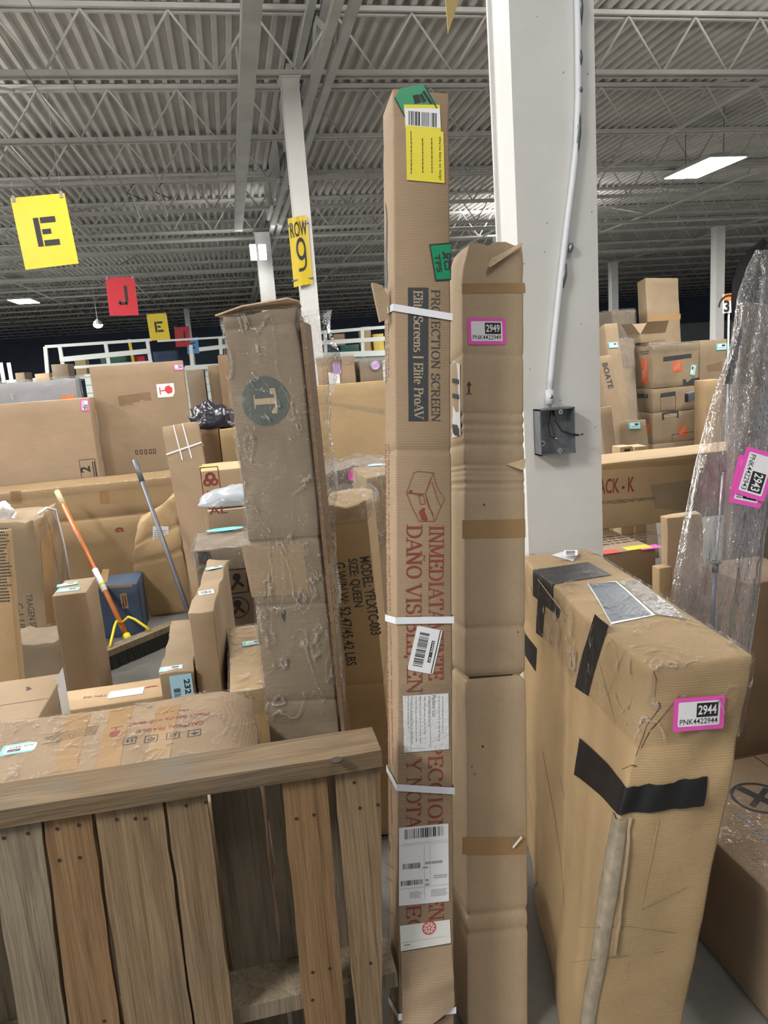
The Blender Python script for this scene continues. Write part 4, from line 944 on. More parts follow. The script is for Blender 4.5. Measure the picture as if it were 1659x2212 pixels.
for vs, fs, mt in K.place('left', [(ngon(q), 'white', 0)] + [(ngon([K.uv('left', *p_) for p_ in ((979, y_), (993, y_ + 2), (993, y_ + h_), (979, y_ + h_ - 2))]), 'black', .0005) for y_, h_ in ((818, 12), (850, 12), (916, 26))], (0, 0), base=.002, px=False): b.add(vs, fs, mt)
K.part('side_label', b, 'white label on the left side')
for pix_, off_, mt_ in ((((1124, 512), (1127, 520), (1082, 560), (1052, 580), (1048, 574), (1060, 552), (1080, 548)), (.012, .016, .014, .02, .014, .006, .012), 'kraft_edge'),
    (((1122, 1802), (1125, 1806), (1106, 1830), (1105, 1826)), (.008, .009, .006, .004), 'white_warm'), (((1093, 1002), (1134, 990), (1134, 1010), (1128, 1016)), (.003, .004, .006, .009), 'kraft_edge')):
    b = MB(); b.add([K.pt('front', *K.uv('front', *q), o) for q, o in zip(pix_, off_)], [tuple(range(len(pix_)))], mt_); K.part('torn_strip', b, 'peeled pale paper strip')
K.done(); KT = K
# --- long carton lying in front, right, heavily taped
def shear(p, s):
    t = max(0, min(1, .5 - p.y / s.d)); dz = s.h - p.z
    bul = math.sin(math.pi * max(0, min(1, p.z / s.h))) * .0
    e = Vector((-.15 * dz * t - .02 * dz, 0, 0))
    # crumpled front corner
    c = Vector((-s.w / 2, -s.d / 2, s.h - .10)); g = math.exp(-((p.x - c.x) / .05) ** 2 - ((p.y - c.y) / .06) ** 2 - ((p.z - c.z) / .10) ** 2)
    e += Vector((.026 * g, .024 * g, -.004 * g)) + noise.noise_vector(Vector((p.x * 26, p.y * 26, p.z * 12))) * .020 * g
    if p.y < -s.d / 2 + .03:
        e.y += .013 * max(0, min(1, (s.h - .04 - p.z) / .05)) * (noise.noise(Vector((p.x * 16, p.z * 11, 4))) + .6 * noise.noise(Vector((p.x * 34, p.z * 22, 7)))) * max(.3, min(1, 1 - (s.h - .30 - p.z) / .1))
    # left side panel slightly hollow
    if p.x < -s.w / 2 + .02: e.x += .010 * noise.noise(Vector((p.y * 5, p.z * 3.5, 9)))
    return e
K = Carton('long_box', 'large battered carton patched with black tape, pink 2944 label, at right', 'box', (1392, 1442), (1632, 1408), 1.40, .86, yaw=6.2, mat='kraft_gold', amp=.003, seg=.028, seed=23, crush=shear, rnd=.007)
S_ = lambda face, px, py: K.uv(face, px, py)
K.quad('left', ((1152, 1262), (1180, 1292), (1180, 1372), (1166, 1372)), 'tape_black', .0016) if False else None
def lf(pix, mat, part=None, label=None, lift=.0014, face='left'): K.quad(face, pix, mat, lift, part, label, 8)
lf(((1167, 1268), (1180, 1285), (1178, 1376), (1166, 1366)), 'tape_black', 'black_tape', 'black cloth tape')
lf(((1143, 1365), (1168, 1400), (1167, 1450), (1143, 1412)), 'tape_black', 'black_tape', 'black cloth tape')
lf(((1286, 1326), (1314, 1352), (1290, 1500), (1264, 1480)), 'tape_black', 'black_tape', 'wavy black cloth tape')
# tape round the front corner: left part, corner, front part
zt0 = S_('front', 1450, 1688)[1]; zt1 = S_('front', 1450, 1748)[1]
b = MB(); vs = []; fs = []
path = [('left', .16 - i * .02) for i in range(0)]; NP = 14
LP = [S_('left', 1285, 1590), S_('left', 1285, 1642)]
seq = []
for i in range(NP + 1):
    t = i / NP; uu = LP[0][0] + (K.d / 2 - LP[0][0]) * t; top = LP[0][1] + (zt0 - LP[0][1]) * t ** .8; bot = LP[1][1] - .03 + (zt1 - LP[1][1] + .03) * t ** .9
    seq.append(('left', uu, top, bot))
ue = S_('front', 1535, 1710)[0] + .03
for i in range(NP + 1):
    t = i / NP; uu = -K.w / 2 + (ue + K.w / 2) * t; seq.append(('front', uu, zt0 + .004 * t + (.0012 * math.sin(i * 2.1)), zt1 + .006 * t))
for f_, uu, top, bot in seq:
    for k in range(4): vs.append(K.pt(f_, uu, bot + (top - bot) * k / 3, .0045))
fs = [(4 * i + k, 4 * i + 4 + k, 4 * i + 5 + k, 4 * i + 1 + k) for i in range(len(seq) - 1) for k in range(3)]
b.add(vs, fs, 'tape_black'); K.part('black_tape', b, 'black cloth tape folded round the corner', True)
# tape over the far top edge
b = MB(); vs = []; seq = []
e0 = K.uv('top', 1182, 1228)[1]; e1 = K.uv('top', 1202, 1262)[1]
for i in range(8):
    seq.append(('left', K.h - .10 + .0143 * i))
vs = []
for i in range(7): vs += [K.pt('left', -e0, K.h - .075 + .0125 * i, .002), K.pt('left', -e1, K.h - .075 + .0125 * i, .002)]
for i in range(9): vs += [K.pt('top', -K.w / 2 + (K.w * .72) * i / 8, e0 + .02 * (i / 8), .002), K.pt('top', -K.w / 2 + (K.w * .78) * i / 8, e1 + .028 * (i / 8), .002)]
b.add(vs, [(2 * i, 2 * i + 2, 2 * i + 3, 2 * i + 1) for i in range(15)], 'tape_black'); K.part('black_tape', b, 'black cloth tape over the top edge', True)
lf(((1186, 1286), (1212, 1318), (1206, 1336), (1190, 1312)), 'black', 'torn_hole', 'small torn dark hole under the top edge')
# grey-blue card and labels on top
lf(((1268, 1262), (1330, 1256), (1417, 1330), (1322, 1350)), 'white', face='top', lift=.0016)
K.quad('top', ((1271, 1262), (1328, 1258), (1408, 1329), (1321, 1345)), 'navy', .0022, 'printed_card', 'grey-blue printed card under clear tape')
K.sticker('card_print', 'top', [(fit(sans('amh', .02), w=.035, h=.05), 'black', .003)], (1370, 1318), ang=65) if False else None
K.quad('top', ((1332, 1256), (1372, 1252), (1490, 1340), (1419, 1330)), 'poly_grey', .003, 'clear_pouch', 'crinkled clear pouch on top')
lf(((1190, 1200), (1214, 1192), (1250, 1196), (1236, 1214)), 'white', 'paper_label', 'white paper label with a barcode', face='top', lift=.002)
m_ = [(rect(-.03, -.02, .03, .02, 1), 'white', 0), (barcode(-.024, -.013, .024, .013, 18, 3), 'black', .0004)]
K.sticker('barcode_label', 'top', m_, (1232, 1203), ang=70, label='small barcode label', base=.013)
K.sticker('stock_label', 'front', pnk('2944', 'PNK4422944'), (1523, 1533), ang=-2.5, sc=.102, label='pink-bordered label numbered 2944', base=.011)
# brown paper tape lines, creases and marks on the side
for a, c, w_ in (((1215, 1360), (1200, 2000), .022),): K.print('left', [(line2([S_('left', *a), S_('left', *c)], w_), 'kraft_dull', 0)], base=.0007)
for pts in (((1196, 1930), (1206, 1905), (1216, 1900)), ((1205, 1925), (1208, 1895)), ((1163, 1740), (1170, 1790), (1182, 1850)), ((1222, 2165), (1230, 2150), (1226, 2180))): K.print('left', [(line2([S_('left', *q) for q in pts], .003), 'black', 0)])
for pts in (((1165, 1250), (1300, 1420), (1345, 1560)), ((1190, 1450), (1345, 1700)), ((1200, 1620), (1300, 1950)), ((1150, 1700), (1290, 2060)), ((1240, 1660), (1330, 1900))): K.print('left', [(line2([S_('left', *q) for q in pts], .0035), 'kraft_pale', 0)], base=.0006)
K.print('front', [(line2([S_('front', *q) for q in ((1480, 1765), (1474, 1930), (1462, 2150))], .0022), 'kraft_pale', 0)], base=.001)
K.print('front', [(line2([S_('front', *q) for q in pts], .0016), 'kraft_dull', 0) for pts in (((1475, 1950), (1570, 1905)), ((1350, 1990), (1450, 1985), (1560, 2000)), ((1340, 2060), (1540, 2040)))], base=.001)
b = MB(); vs = []       # clear tape down the front left corner
for i in range(16):
    z = zt1 - .012 - i * .04
    vs += [K.pt('left', K.d / 2 - .03 + .004 * noise.noise(Vector((z * 20, 1, 1))), z, .003), K.pt('left', K.d / 2 - .004, z, .005), K.pt('front', -K.w / 2 + .004, z, .005), K.pt('front', -K.w / 2 + .02, z, .003)]
b.add(vs, [(4 * i + k, 4 * i + k + 1, 4 * i + k + 5, 4 * i + k + 4) for i in range(15) for k in range(3)], 'clear_tape'); K.part('clear_tape', b, 'clear tape down the front corner', True)
# loose front panel edge with bare corrugation, film below
b = MB(); vs = []
for i in range(13):
    t = i / 12; z = zt1 - .01 - t * .30; n_ = noise.noise(Vector((z * 30, 1, 2))) * .004
    x = -K.w / 2 + .022 + .01 * t + n_; vs += [K.pt('front', x, z, .003), K.pt('front', x + .005, z, .007)]
b.add(vs, [(2 * i, 2 * i + 1, 2 * i + 3, 2 * i + 2) for i in range(12)], 'kraft_dull'); K.part('torn_edge', b, 'frayed corrugated edge of the front panel')
b = MB(); vs = []       # shade in the crumpled corner's deep folds, drawn as dark lines
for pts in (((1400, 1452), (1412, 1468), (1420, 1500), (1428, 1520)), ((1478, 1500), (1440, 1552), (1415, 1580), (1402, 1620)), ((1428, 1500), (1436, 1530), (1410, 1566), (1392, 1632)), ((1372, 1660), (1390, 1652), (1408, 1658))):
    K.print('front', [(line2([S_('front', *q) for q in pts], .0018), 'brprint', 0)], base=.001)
K.wrap('film', off=.005, lo=K.h - .17, wamp=.003, wfreq=(14, 9, 14), name='stretch_wrap', seg=.02)
K.quad('front', ((1395, 1605), (1520, 1590), (1530, 1668), (1400, 1686)), 'film', .006) if False else None
K.done(); KL = K
# ------------------------------------------------------------------ cartons behind the pallet (left) and right
def crumple(amp, f=9, top=.25, edge=True):
    """soft crush of the upper part"""
    def fn(p, s):
        t = max(0, min(1, (p.z - s.h * (1 - top)) / (s.h * top)))
        n = noise.noise_vector(Vector((p.x * f + s.seed, p.y * f, p.z * f)))
        return n * amp * t + Vector((0, 0, -abs(n.x) * amp * t * 1.2))
    return fn
def seam(K, face='top', along_x=True):
    w, d = K.w, K.d
    K.print(face, [((rect(-w / 2 + .006, -.0012, w / 2 - .006, .0012, 1) if along_x else rect(-.0012, -d / 2 + .006, .0012, d / 2 - .006, 1)), 'brprint', 0)])
# tall carton with the round T mark
K = Carton('tall_wrapped_box', 'tall film-wrapped carton with a dark round T mark, behind the pallet', 'box', (481, 682), (640, 668), 2.05, .09, BLD=(583, 1590, 2.20), yaw=20, mat='kraft_grey', amp=.003, seg=.035, seed=5, crush=crumple(.012, 12, .06),
           creases=())
hz = lambda py: K.uv('front', 600, py)[1]
K.creases = ((hz(1168), .006, .006), (hz(1308), .003, .006), (hz(1515), .005, .006), (hz(700), .006, .01))
cu_, cv_ = K.uv('front', 574, 866); rr_ = abs(K.uv('front', 626, 866)[0] - cu_)
K.print('front', [(ringp(cu_, cv_, 0, rr_, n=40), 'tmark', 0)])
tq = fit(serif('T', None, 1, .2, .1), w=rr_ * 1.0, h=rr_ * .95); K.print('front', [(([(cu_ + y - rr_ * .48, cv_ - x + rr_ * .5) for x, y in tq[0]], tq[1]), 'ltprint', .0006)])
for y0, y1, a_ in ((870, 905, 0), (1010, 1050, 0), (1060, 1120, 0), (1180, 1290, 1), (1500, 1520, 0)):
    K.quad('front', ((520 if a_ else 505, y0), (645 if a_ == 0 else 655, y0 - 6), (668, y1 - 8), (545, y1)), 'kraft_dull' if a_ else 'tape_tan', .0007) if a_ else None
K.print('front', [(ngon([K.uv('front', *q) for q in ((610, 1310), (619, 1322), (616, 1345), (609, 1330))]), 'dkprint', 0)])
b = MB(); W2 = K.w / 2
for pts in ([(-W2 - .02, -.05, .004), (-W2 + .06, -.055, .02), (W2 - .02, -.05, .028), (W2 + .005, -.03, .02), (W2, .02, .012), (-W2 + .05, .02, .018), (-W2 - .02, .0, .006)],):
    top = [Vector((x, y, K.h + z)) for x, y, z in pts]; b.add(top + [p_ - Vector((0, 0, .004)) for p_ in top], [tuple(range(len(top))), tuple(range(len(top), 2 * len(top)))[::-1]] + [(i, (i + 1) % 7, 7 + (i + 1) % 7, 7 + i)[::-1] for i in range(7)], 'kraft_edge')
K.part('torn_flap', b, 'torn lid flap')
K.wrap('film', off=.006, lo=max(0, hz(1560)), wamp=.008, wfreq=(16, 16, 4), seg=.03)
b = MB(); vs = []; fs = []; N = 40       # loose gathered film down the right side
for i in range(N + 1):
    t = i / N; z = K.h - .01 - t * (K.h - hz(1540))
    for k in range(5):
        s_ = k / 4; r_ = (.075 * (1 - t) ** 1.2 + .012) * (1 + .5 * noise.noise(Vector((z * 9, s_ * 3, 4))))
        vs.append(Vector((W2 + .004 + r_ * math.sin(s_ * math.pi), -K.d / 2 + K.d * s_ + .012 * noise.noise(Vector((z * 14, s_ * 5, 1))), z)))
fs = [(5 * i + k, 5 * i + k + 1, 5 * i + k + 6, 5 * i + k + 5) for i in range(N) for k in range(4)]
b.add(vs, fs, 'film_silver' if False else 'film_soft'); K.part('loose_film', b, 'loose gathered film', True)
b = MB(); b.box((W2 + .004, -K.d / 2 + .01, 0), (W2 + .016, K.d / 2 - .005, K.h - .04), 'kraft_dark'); K.part('side_board', b, 'darker cardboard board inside the film')
K.done(); KTT = K
# carton with MODEL lettering
K = Carton('queen_box', 'carton lettered MODEL SIZE QUEEN with silvery wrapped top, behind the pallet', 'box', (694, 1092), (790, 1078), 2.30, .30, BLD=(745, 1562, 2.42), yaw=15, mat='kraft_gold', amp=.003, seg=.035, seed=9, crush=crumple(.016, 11, .08))
K.creases = ((K.uv('front', 740, 1115)[1], .004, .005), (K.uv('front', 740, 1132)[1], .004, .005), (K.uv('front', 760, 1480)[1], .004, .006))
along(K, 'front', (776, 1203), (801, 1372), .034, 'MODEL: YFLXTC-003', 'dkprint', 'sans', bold=.012)
along(K, 'front', (748, 1207), (762, 1312), .034, 'SIZE: QUEEN', 'dkprint', 'sans', bold=.012)
along(K, 'front', (722, 1215), (748, 1438), .034, 'G.W/N.W: 52.47/45.42 LBS', 'dkprint', 'sans', bold=.012)
K.wrap('film_silver', off=.008, lo=K.h - .05, wamp=.016, wfreq=(16, 16, 14), seg=.018, label='silvery crumpled film over the top')
K.done()
# wrapped carton behind it
K = Carton('wrapped_box', 'film-wrapped carton with blue label on top, behind the tallest box', 'box', (790, 1032), (862, 1024), 2.95, .35, mat='kraft_dull', amp=.003, seg=.05, crush=crumple(.012, 11, .08))
K.sticker('blue_label', 'top', teal_label('skyl'), (826, 1004), sc=.12, ang=-15); K.wrap('film', off=.006, wamp=.010, seg=.03); K.done()
# caution carton
def crc(p, s):
    t = max(0, (p.x - (s.w / 2 - .12)) / .12); n = noise.noise_vector(Vector((p.x * 9, p.y * 9, p.z * 8)))
    return Vector((0, 0, -.05 * t * t)) + n * .012 * t + Vector((0, 0, .012 * noise.noise(Vector((p.x * 3, p.y * 4, 2))))) * (1 if p.z > s.h - .02 else 0)
K = wb('caution_box', 'carton with red CAUTION FRAGILE print, lying directly behind the pallet rail', (-1.35, -.035), (1.57, 2.17), (0, .62), mat='kraft', amp=.003, seg=.045, crush=crc, seed=3)
for a, c, cap, t in (((441, 1560), (296, 1581), .021, 'CAUTION, FRAGILE!'), ((453, 1543), (283, 1566), .020, 'Please handle with care!'), ((412, 1533), (337, 1543), .018, 'Thank you!')): along(K, 'top', a, c, cap, t, 'red', 'sans', bold=.01)
for px, py, g in ((281, 1604, 0), (328, 1598, 1), (375, 1591, 2), (421, 1585, 3)):
    cu_, cv_ = K.uv('top', px, py); q = .016
    sh = [(join2(*[line2([(-q, -q), (q, -q), (q, q), (-q, q), (-q, -q)], .0025)]), 'black', 0)]
    sh += [[(ngon([(-.009, -.008), (-.004, -.008), (-.004, .008), (-.009, .008)]), 'black', 0), (ngon([(.002, -.008), (.008, -.008), (.008, .006), (.002, .006)]), 'black', 0)], [(ringp(0, 0, .004, .010, 0, 200), 'black', 0), (ringp(0, -.004, .0, .004), 'black', 0)],
           [(line2([(-.010, -.010), (.010, .010)], .002), 'black', 0), (ringp(0, 0, .006, .008), 'black', 0)], [(ngon([(-.012, -.002), (.012, -.002), (0, .010)]), 'black', 0), (line2([(0, -.002), (0, -.011)], .002), 'black', 0)]][g]
    K.print('top', sh, (cu_, cv_), 180)
K.print('top', [(ngon([(-.012, 0), (.012, 0), (.014, .022), (.006, .034), (-.010, .034), (-.016, .018)]), 'red', 0), (line2([(0, 0), (0, -.022)], .004), 'red', 0), (line2([(-.016, -.024), (.016, -.024)], .005), 'red', 0)], K.uv('top', 250, 1583), 180)
for x0_, x1_ in ((140, 190), (232, 282), (335, 385)): K.quad('top', ((x0_ + 6, 1545 if x0_ < 200 else 1530), (x1_ + 6, 1540 if x0_ < 200 else 1523), (x1_ - 24, 1660), (x0_ - 26, 1668)), 'tape_tan', .0007, n=8)
K.sticker('stock_label', 'top', teal_label(), (48, 1610), sc=.105, ang=182, label='turquoise stock label')
K.print('top', [(scrawl(-.14, 0, .0, .06, 5, 4), 'kraft_dark', 0)], K.uv('top', 100, 1585), 180)
seam(K); K.wrap('film', off=.004, lo=.5, wamp=.004, wfreq=(9, 9, 9), seg=.04); K.done()
# big plain carton, lower left
K = wb('carton', 'plain carton with white sheet on its right side, lower left corner', (-1.75, -.70), (2.26, 2.70), (0, .55), mat='kraft', amp=.003, seg=.06, seed=14)
K.sticker('white_label', 'right', [(rect(-.055, -.10, .055, .10, 1), 'white', 0)], (138, 1510)); K.print('top', [(line2([(0, 0), (.012, -.01), (.006, -.03), (.02, -.018)], .006), 'black', 0), (line2([(0, 0), (.012, -.02)], .007), 'black', 0)], K.uv('top', 58, 1485)); seam(K); K.done()
K = wb('carton', 'low carton printed END TABLE between the plain carton and the narrow ones', (-.84, -.39), (2.95, 3.15), (0, .30), mat='kraft_pale', amp=.002, seg=.06)
along(K, 'top', (180, 1509), (228, 1504), .016, 'END TABLE', 'brprint', 'sans'); K.sticker('white_label', 'top', [(rect(-.07, -.035, .07, .035, 1), 'white', 0)], (272, 1497)); K.print('top', [(ringp(0, 0, .01, .03, 20, 170, ry=.5), 'red', 0)], K.uv('top', 328, 1485)); K.done()
K = wb('carton', 'upright slim brown carton with turquoise labels on top, left of the broom', (-.88, -.735), (3.41, 3.68), (0, .65), mat='kraft_dark', amp=.002, seg=.06)
K.mat = 'kraft'; K.sticker('stock_label', 'top', teal_label(), (148, 1275), sc=.10, ang=0); K.sticker('stock_label', 'top', teal_label(), (146, 1264), sc=.09, ang=10, base=.003); K.done()
K = wb('carton', 'small dark carton with torn top, left of the slim upright carton', (-1.30, -.98), (3.80, 4.08), (0, .32), mat='kraft_grey', amp=.006, seg=.04, crush=crumple(.02, 14, .3)); K.done()
K = Carton('flat_box', 'tall narrow yellowish carton edge at the far left border', 'box', (-60, 1150), (14, 1146), 2.9, .07, BLD=(-30, 1465, 2.95), mat='kraft_gold', amp=.002, seg=.08); K.print('front', [(scrawl(-.05, 0, .03, .3, 24, 5), 'dkprint', 0)], K.uv('front', 15, 1300)); K.done()
K = wb('carton', 'crush-topped brown carton printed S4100 with white strap, at left', (-1.85, -1.17), (4.43, 4.98), (0, .84), mat='kraft_dull', amp=.004, seg=.05, seed=31, crush=crumple(.03, 8, .2))
K.quad('right', ((84, 1130), (112, 1100), (118, 1340), (100, 1350)), 'tape_tan', .0015); along(K, 'right', (104, 1225), (107, 1280), .035, 'S4100', 'dkprint', 'sans', bold=.01)
along(K, 'front', (55, 1285), (66, 1360), .035, 'TRAGEN SIE', 'dkprint', 'sans'); along(K, 'front', (34, 1305), (42, 1365), .035, 'C-1 LIN', 'dkprint', 'sans')
b = MB(); b.tube([K.Mi @ v for v in [Vector((-1.155, 4.5, .86)), Vector((-1.14, 4.62, .87)), Vector((-1.12, 4.72, .84)), Vector((-1.112, 4.76, .6)), Vector((-1.115, 4.78, .36))]], .009, 'strap', 6); K.part('white_strap', b, 'white strap hanging down the side', True); K.done()
def heap(name, label, c, r, mat, cat='wrapping', amp=.35, seed=1, nseg=14, flat=None, f=2.2):
    """a rumpled lump resting on something: squashed noisy dome"""
    b = MB(); vs = []; fs = []; n = 2 * nseg
    for j in range(nseg + 1):
        th = math.pi / 2 * j / nseg
        for i in range(n):
            ph = 2 * math.pi * i / n; d_ = Vector((math.cos(ph) * math.cos(th), math.sin(ph) * math.cos(th), math.sin(th)))
            k = 1 + amp * noise.noise(d_ * f + Vector((seed, seed * 3, 0))) + amp * .5 * noise.noise(d_ * f * 2.7 + Vector((seed, 0, 9)))
            p_ = Vector((d_.x * r[0], d_.y * r[1], d_.z * r[2])) * k; p_.z = max(0, p_.z); vs.append(p_)
    fs = [(j * n + i, j * n + (i + 1) % n, (j + 1) * n + (i + 1) % n, (j + 1) * n + i) for j in range(nseg) for i in range(n)] + [tuple(range(n))[::-1]]
    b.add(vs, fs, mat); o = b.build(name, smooth=True); o.location = c; return tag(o, label, cat)
heap('plastic_bag', 'crumpled white plastic bag lying on the S4100 carton', (-1.46, 4.60, .815), (.15, .13, .11), 'white', 'bag', .5, 4)
K = wb('blue_box', 'dark blue carton with tan tape behind the broom', (-1.12, -.705), (4.68, 4.98), (0, .33), mat='blue', amp=.002, seg=.06); K.quad('top', ((214, 1258), (222, 1230), (236, 1230), (232, 1258)), 'tape_tan') ; K.quad('front', ((150, 1272), (286, 1262), (286, 1267), (150, 1278)), 'tape_tan'); K.print('front', [(rect(-.02, -.05, .02, .05, 1), 'tape_tan', 0), (line2([(-.006, -.035), (-.006, .035)], .006), 'black', .001), (line2([(.008, -.035), (.008, .035)], .006), 'black', .001)], K.uv('front', 268, 1298)); K.done()
def slump(p, s):
    t = max(0, p.z / s.h); a = max(0, min(1, (.5 - p.x / s.w)));  n = noise.noise_vector(Vector((p.x * 6, p.y * 6, p.z * 5)))
    return Vector((-.10 * t * t * 0 - .06 * math.sin(math.pi * t) * a, -.05 * math.sin(math.pi * t), -.17 * a * t * t)) + n * .03 * t
K = wb('carton', 'slumped bulging carton with white label behind the grey pole', (-.70, -.42), (5.02, 5.34), (0, .80), mat='kraft_gold', amp=.006, seg=.04, seed=8, crush=slump, creases=((.44, .012, .02), (.62, .012, .02)))
K.sticker('white_label', 'front', [(rect(-.05, -.06, .05, .06, 1), 'white', 0), (scrawl(-.04, -.04, .04, .04, 6, 3), 'grey', .0006)], (352, 1138), ang=-8, base=.004); K.done()
K = wb('long_flat_carton', 'long wide carton lying behind the broom, two big panels behind it', (-2.9, -.42), (5.57, 6.02), (0, .865), mat='kraft_gold', amp=.004, seg=.09, creases=((.62, .012, .015),))
for a, c in ((22, 45), (215, 235)): K.quad('front', ((a, 1062), (c, 1060), (c + 2, 1085), (a + 2, 1088)), 'tape_tan')
K.print('front', [(ringp(0, 0, .01, .03, 0, 180, ry=.7), 'red', 0), (rect(-.03, -.012, .03, -.004, 1), 'red', 0)], K.uv('front', 258, 1145)); K.wrap('film_soft', off=.004, lo=.8, wamp=.003, seg=.08); K.done()
K = wb('flat_panel_box', 'big flat cardboard panel printed 2 at lower right corner, at left', (-2.5, -1.095), (6.20, 6.44), (0, 1.47), mat='kraft_pink', amp=.002, seg=.1)
K.sticker('stock_label', 'front', pnk('29', 'PNK'), (183, 875), ang=-95, sc=.09); K.print('front', [(join2(line2([(-.06, -.08), (.06, -.08), (.06, .08), (-.06, .08), (-.06, -.08)], .004)), 'brprint', 0), (rect(.035, -.06, .042, .06, 1), 'black', 0), (rect(.05, -.06, .057, .06, 1), 'black', 0)], K.uv('front', 191, 1014)); q = K.uv('front', 193, 1020); t_ = fit(sans('2', .03), h=.075); K.print('front', [(([(q[0] - y + .01, q[1] + x) for x, y in t_[0]], t_[1]), 'black', 0)]); K.done()
K = wb('flat_panel_box', 'tallest flat cardboard panel with red glass sticker, at left', (-1.10, -.365), (6.46, 6.56), (0, 1.71), mat='kraft', amp=.003, seg=.09)
K.sticker('stock_label', 'front', pnk('29', 'PNK'), (386, 793), sc=.075); K.sticker('fragile_sticker', 'front', [(rect(-.07, -.055, .07, .055, 1), 'white', 0), (ngon([(.015, -.03), (.05, -.02), (.055, .015), (.03, .04), (.0, .03), (-.01, 0)]), 'redlt', .001), (line2([(-.01, .0), (-.04, .0)], .008), 'redlt', .001), (rect(-.05, -.03, -.042, .03, 1), 'redlt', .001)], (358, 843), label='white sticker with a red broken glass'); K.print('front', [(rect(-.13, -.035, .13, .035, 1), 'kraft_dark', 0), (scrawl(-.12, -.05, -.02, .02, 2, 3), 'kraft_dark', 0)], K.uv('front', 291, 860), 3)
for i, px in enumerate((295, 305, 315, 325, 334)): K.print('front', [(rect(-.012, -.02, .012, .02, 1), 'brprint', 0), (rect(-.005, -.012, .005, .012, 1), 'kraft', .001)], K.uv('front', px, 977 - i * .6))
K.done()
K = wb('mattress', 'silvery film-wrapped mattress edge behind the left cardboard panel', (-2.9, -1.28), (6.75, 6.95), (0, 1.63), cat='mattress', mat='silverwrap', amp=.01, seg=.08); K.sticker('orange_label', 'front', [(ngon([(-.06, -.04), (.06, -.05), (.05, .03), (.0, .01), (-.04, .03)]), 'orange', 0)], (146, 858), base=.02); K.wrap('film_silver', off=.012, wamp=.012, seg=.05); K.done()
# broom
def pole(name, label, a, b, r, mat, cat): pass
bt, bb = Vector((-1.225, 5.30, .875)), atD(279, 1384, 4.33)
R_ = thing('push_broom', 'push broom with orange handle and yellow braces standing on the floor', 'broom', (bb.x, bb.y, 0)); L0 = R_.location.copy()
b = MB(); b.tube([bb - L0, bt - L0], .016, 'broom', 10); b.build('handle', R_, True)
d_ = (bt - bb)
b = MB(); b.tube([bt - d_ * .10 - L0, bt - L0], .0185, 'kraft_edge', 10); b.build('handle_grip', R_, True)['label'] = 'worn bare wooden handle end'
b = MB(); b.tube([bb + d_ * .30 - L0, bb + d_ * .44 - L0], .018, 'white', 10); b.tube([bb + d_ * .335 - L0, bb + d_ * .35 - L0], .019, 'plyellow', 10); b.build('handle_label', R_, True)['label'] = 'white paper label round the handle'
h0, h1 = atZ(206, 1432, .06), atZ(384, 1358, .06); dr = (h1 - h0).normalized(); nrm = Vector((dr.y, -dr.x, 0))
b = MB(); b.bar(h0 - L0 + Vector((0, 0, .035)), h1 - L0 + Vector((0, 0, .035)), .075, .035, 'wood_c'); b.build('head_block', R_)
b = MB(); rr = random.Random(2); n = 90; vs = []; fs = []
for i in range(n + 1):
    p_ = h0.lerp(h1, i / n) - L0; w = .04 + rr.uniform(0, .012)
    vs += [p_ + nrm * .036 + Vector((0, 0, .02)), p_ + nrm * w + Vector((0, 0, -.058)), p_ - nrm * w + Vector((0, 0, -.058)), p_ - nrm * .036 + Vector((0, 0, .02))]
fs = [(4 * i + k, 4 * i + k + 1, 4 * i + k + 5, 4 * i + k + 4) for i in range(n) for k in range(3)] + [(0, 1, 2, 3), (4 * n + 3, 4 * n + 2, 4 * n + 1, 4 * n)]
b.add(vs, fs, 'bristle'); b.build('bristles', R_)
hb = bb + d_ * .10
for s_, q in ((0, h0.lerp(h1, .18)), (1, h0.lerp(h1, .66))):
    e = q + Vector((0, 0, .055)); mdl = hb.lerp(e, .5) + Vector((0, 0, .06)); b = MB(); b.tube([hb - L0, hb.lerp(mdl, .6) + Vector((0, 0, .02)) - L0, mdl - L0 + Vector((0, 0, -.01)), e.lerp(mdl, .3) - L0, e - L0], .008, 'plyellow', 6); b.build('brace', R_, True)
b = MB(); b.tube([bb - L0, bb + d_ * .035 - L0], .022, 'plyellow', 10); b.build('socket', R_, True)
# grey pole leaning
pt_, pb_ = atD(291, 995, 4.72), atZ(428, 1392, 0.012)
pb_ = atD(418, 1352, 4.25); k_ = (pb_ - pt_); pb2 = pt_ + k_ * ((pt_.z - .02) / (pt_.z - pb_.z))
o = thing('pole', 'slate grey broom pole leaning in front of the slumped carton', 'pole', (pb2.x, pb2.y, 0)); b = MB(); b.tube([pb2 - o.location, pt_ + (pb2 - pt_) * .12 - o.location], .014, 'polegrey', 10); b.build('shaft', o, True); b = MB(); b.tube([pt_ + (pb2 - pt_) * .12 - o.location, pt_ - o.location], [.017, .017], 'polegrey', 10); b.build('grip', o, True)
# twine-bound leaning carton
K = Carton('leaning_box', 'narrow carton bound with white twine, leaning beside the tallest panel', 'box', (349, 921), (424, 905), 4.92, .10, BLD=(396, 1180, 4.86), yaw=4, mat='kraft', amp=.004, seg=.06, crush=crumple(.015, 12, .08))
for t, z in (('h', K.uv('front', 400, 970)[1]),): K.band(z, .010, 'strap', .004, 'twine', (-.02, .02, .02, -.02))
for x in (-.04, .02): b = MB(); b.tube([K.pt('front', x, K.h - .005, .004), K.pt('front', x + .02, K.h - .25, .004)], .004, 'strap', 5); K.part('twine', b)
K.done()
heap('paper_bag', 'crumpled brown paper sack beside the twine-bound carton', (atD(420, 1110, 5.35).x, atD(420, 1110, 5.35).y, 0), (.085, .09, 1.02), 'kraft_gold', 'bag', .35, 12, 16, f=3)
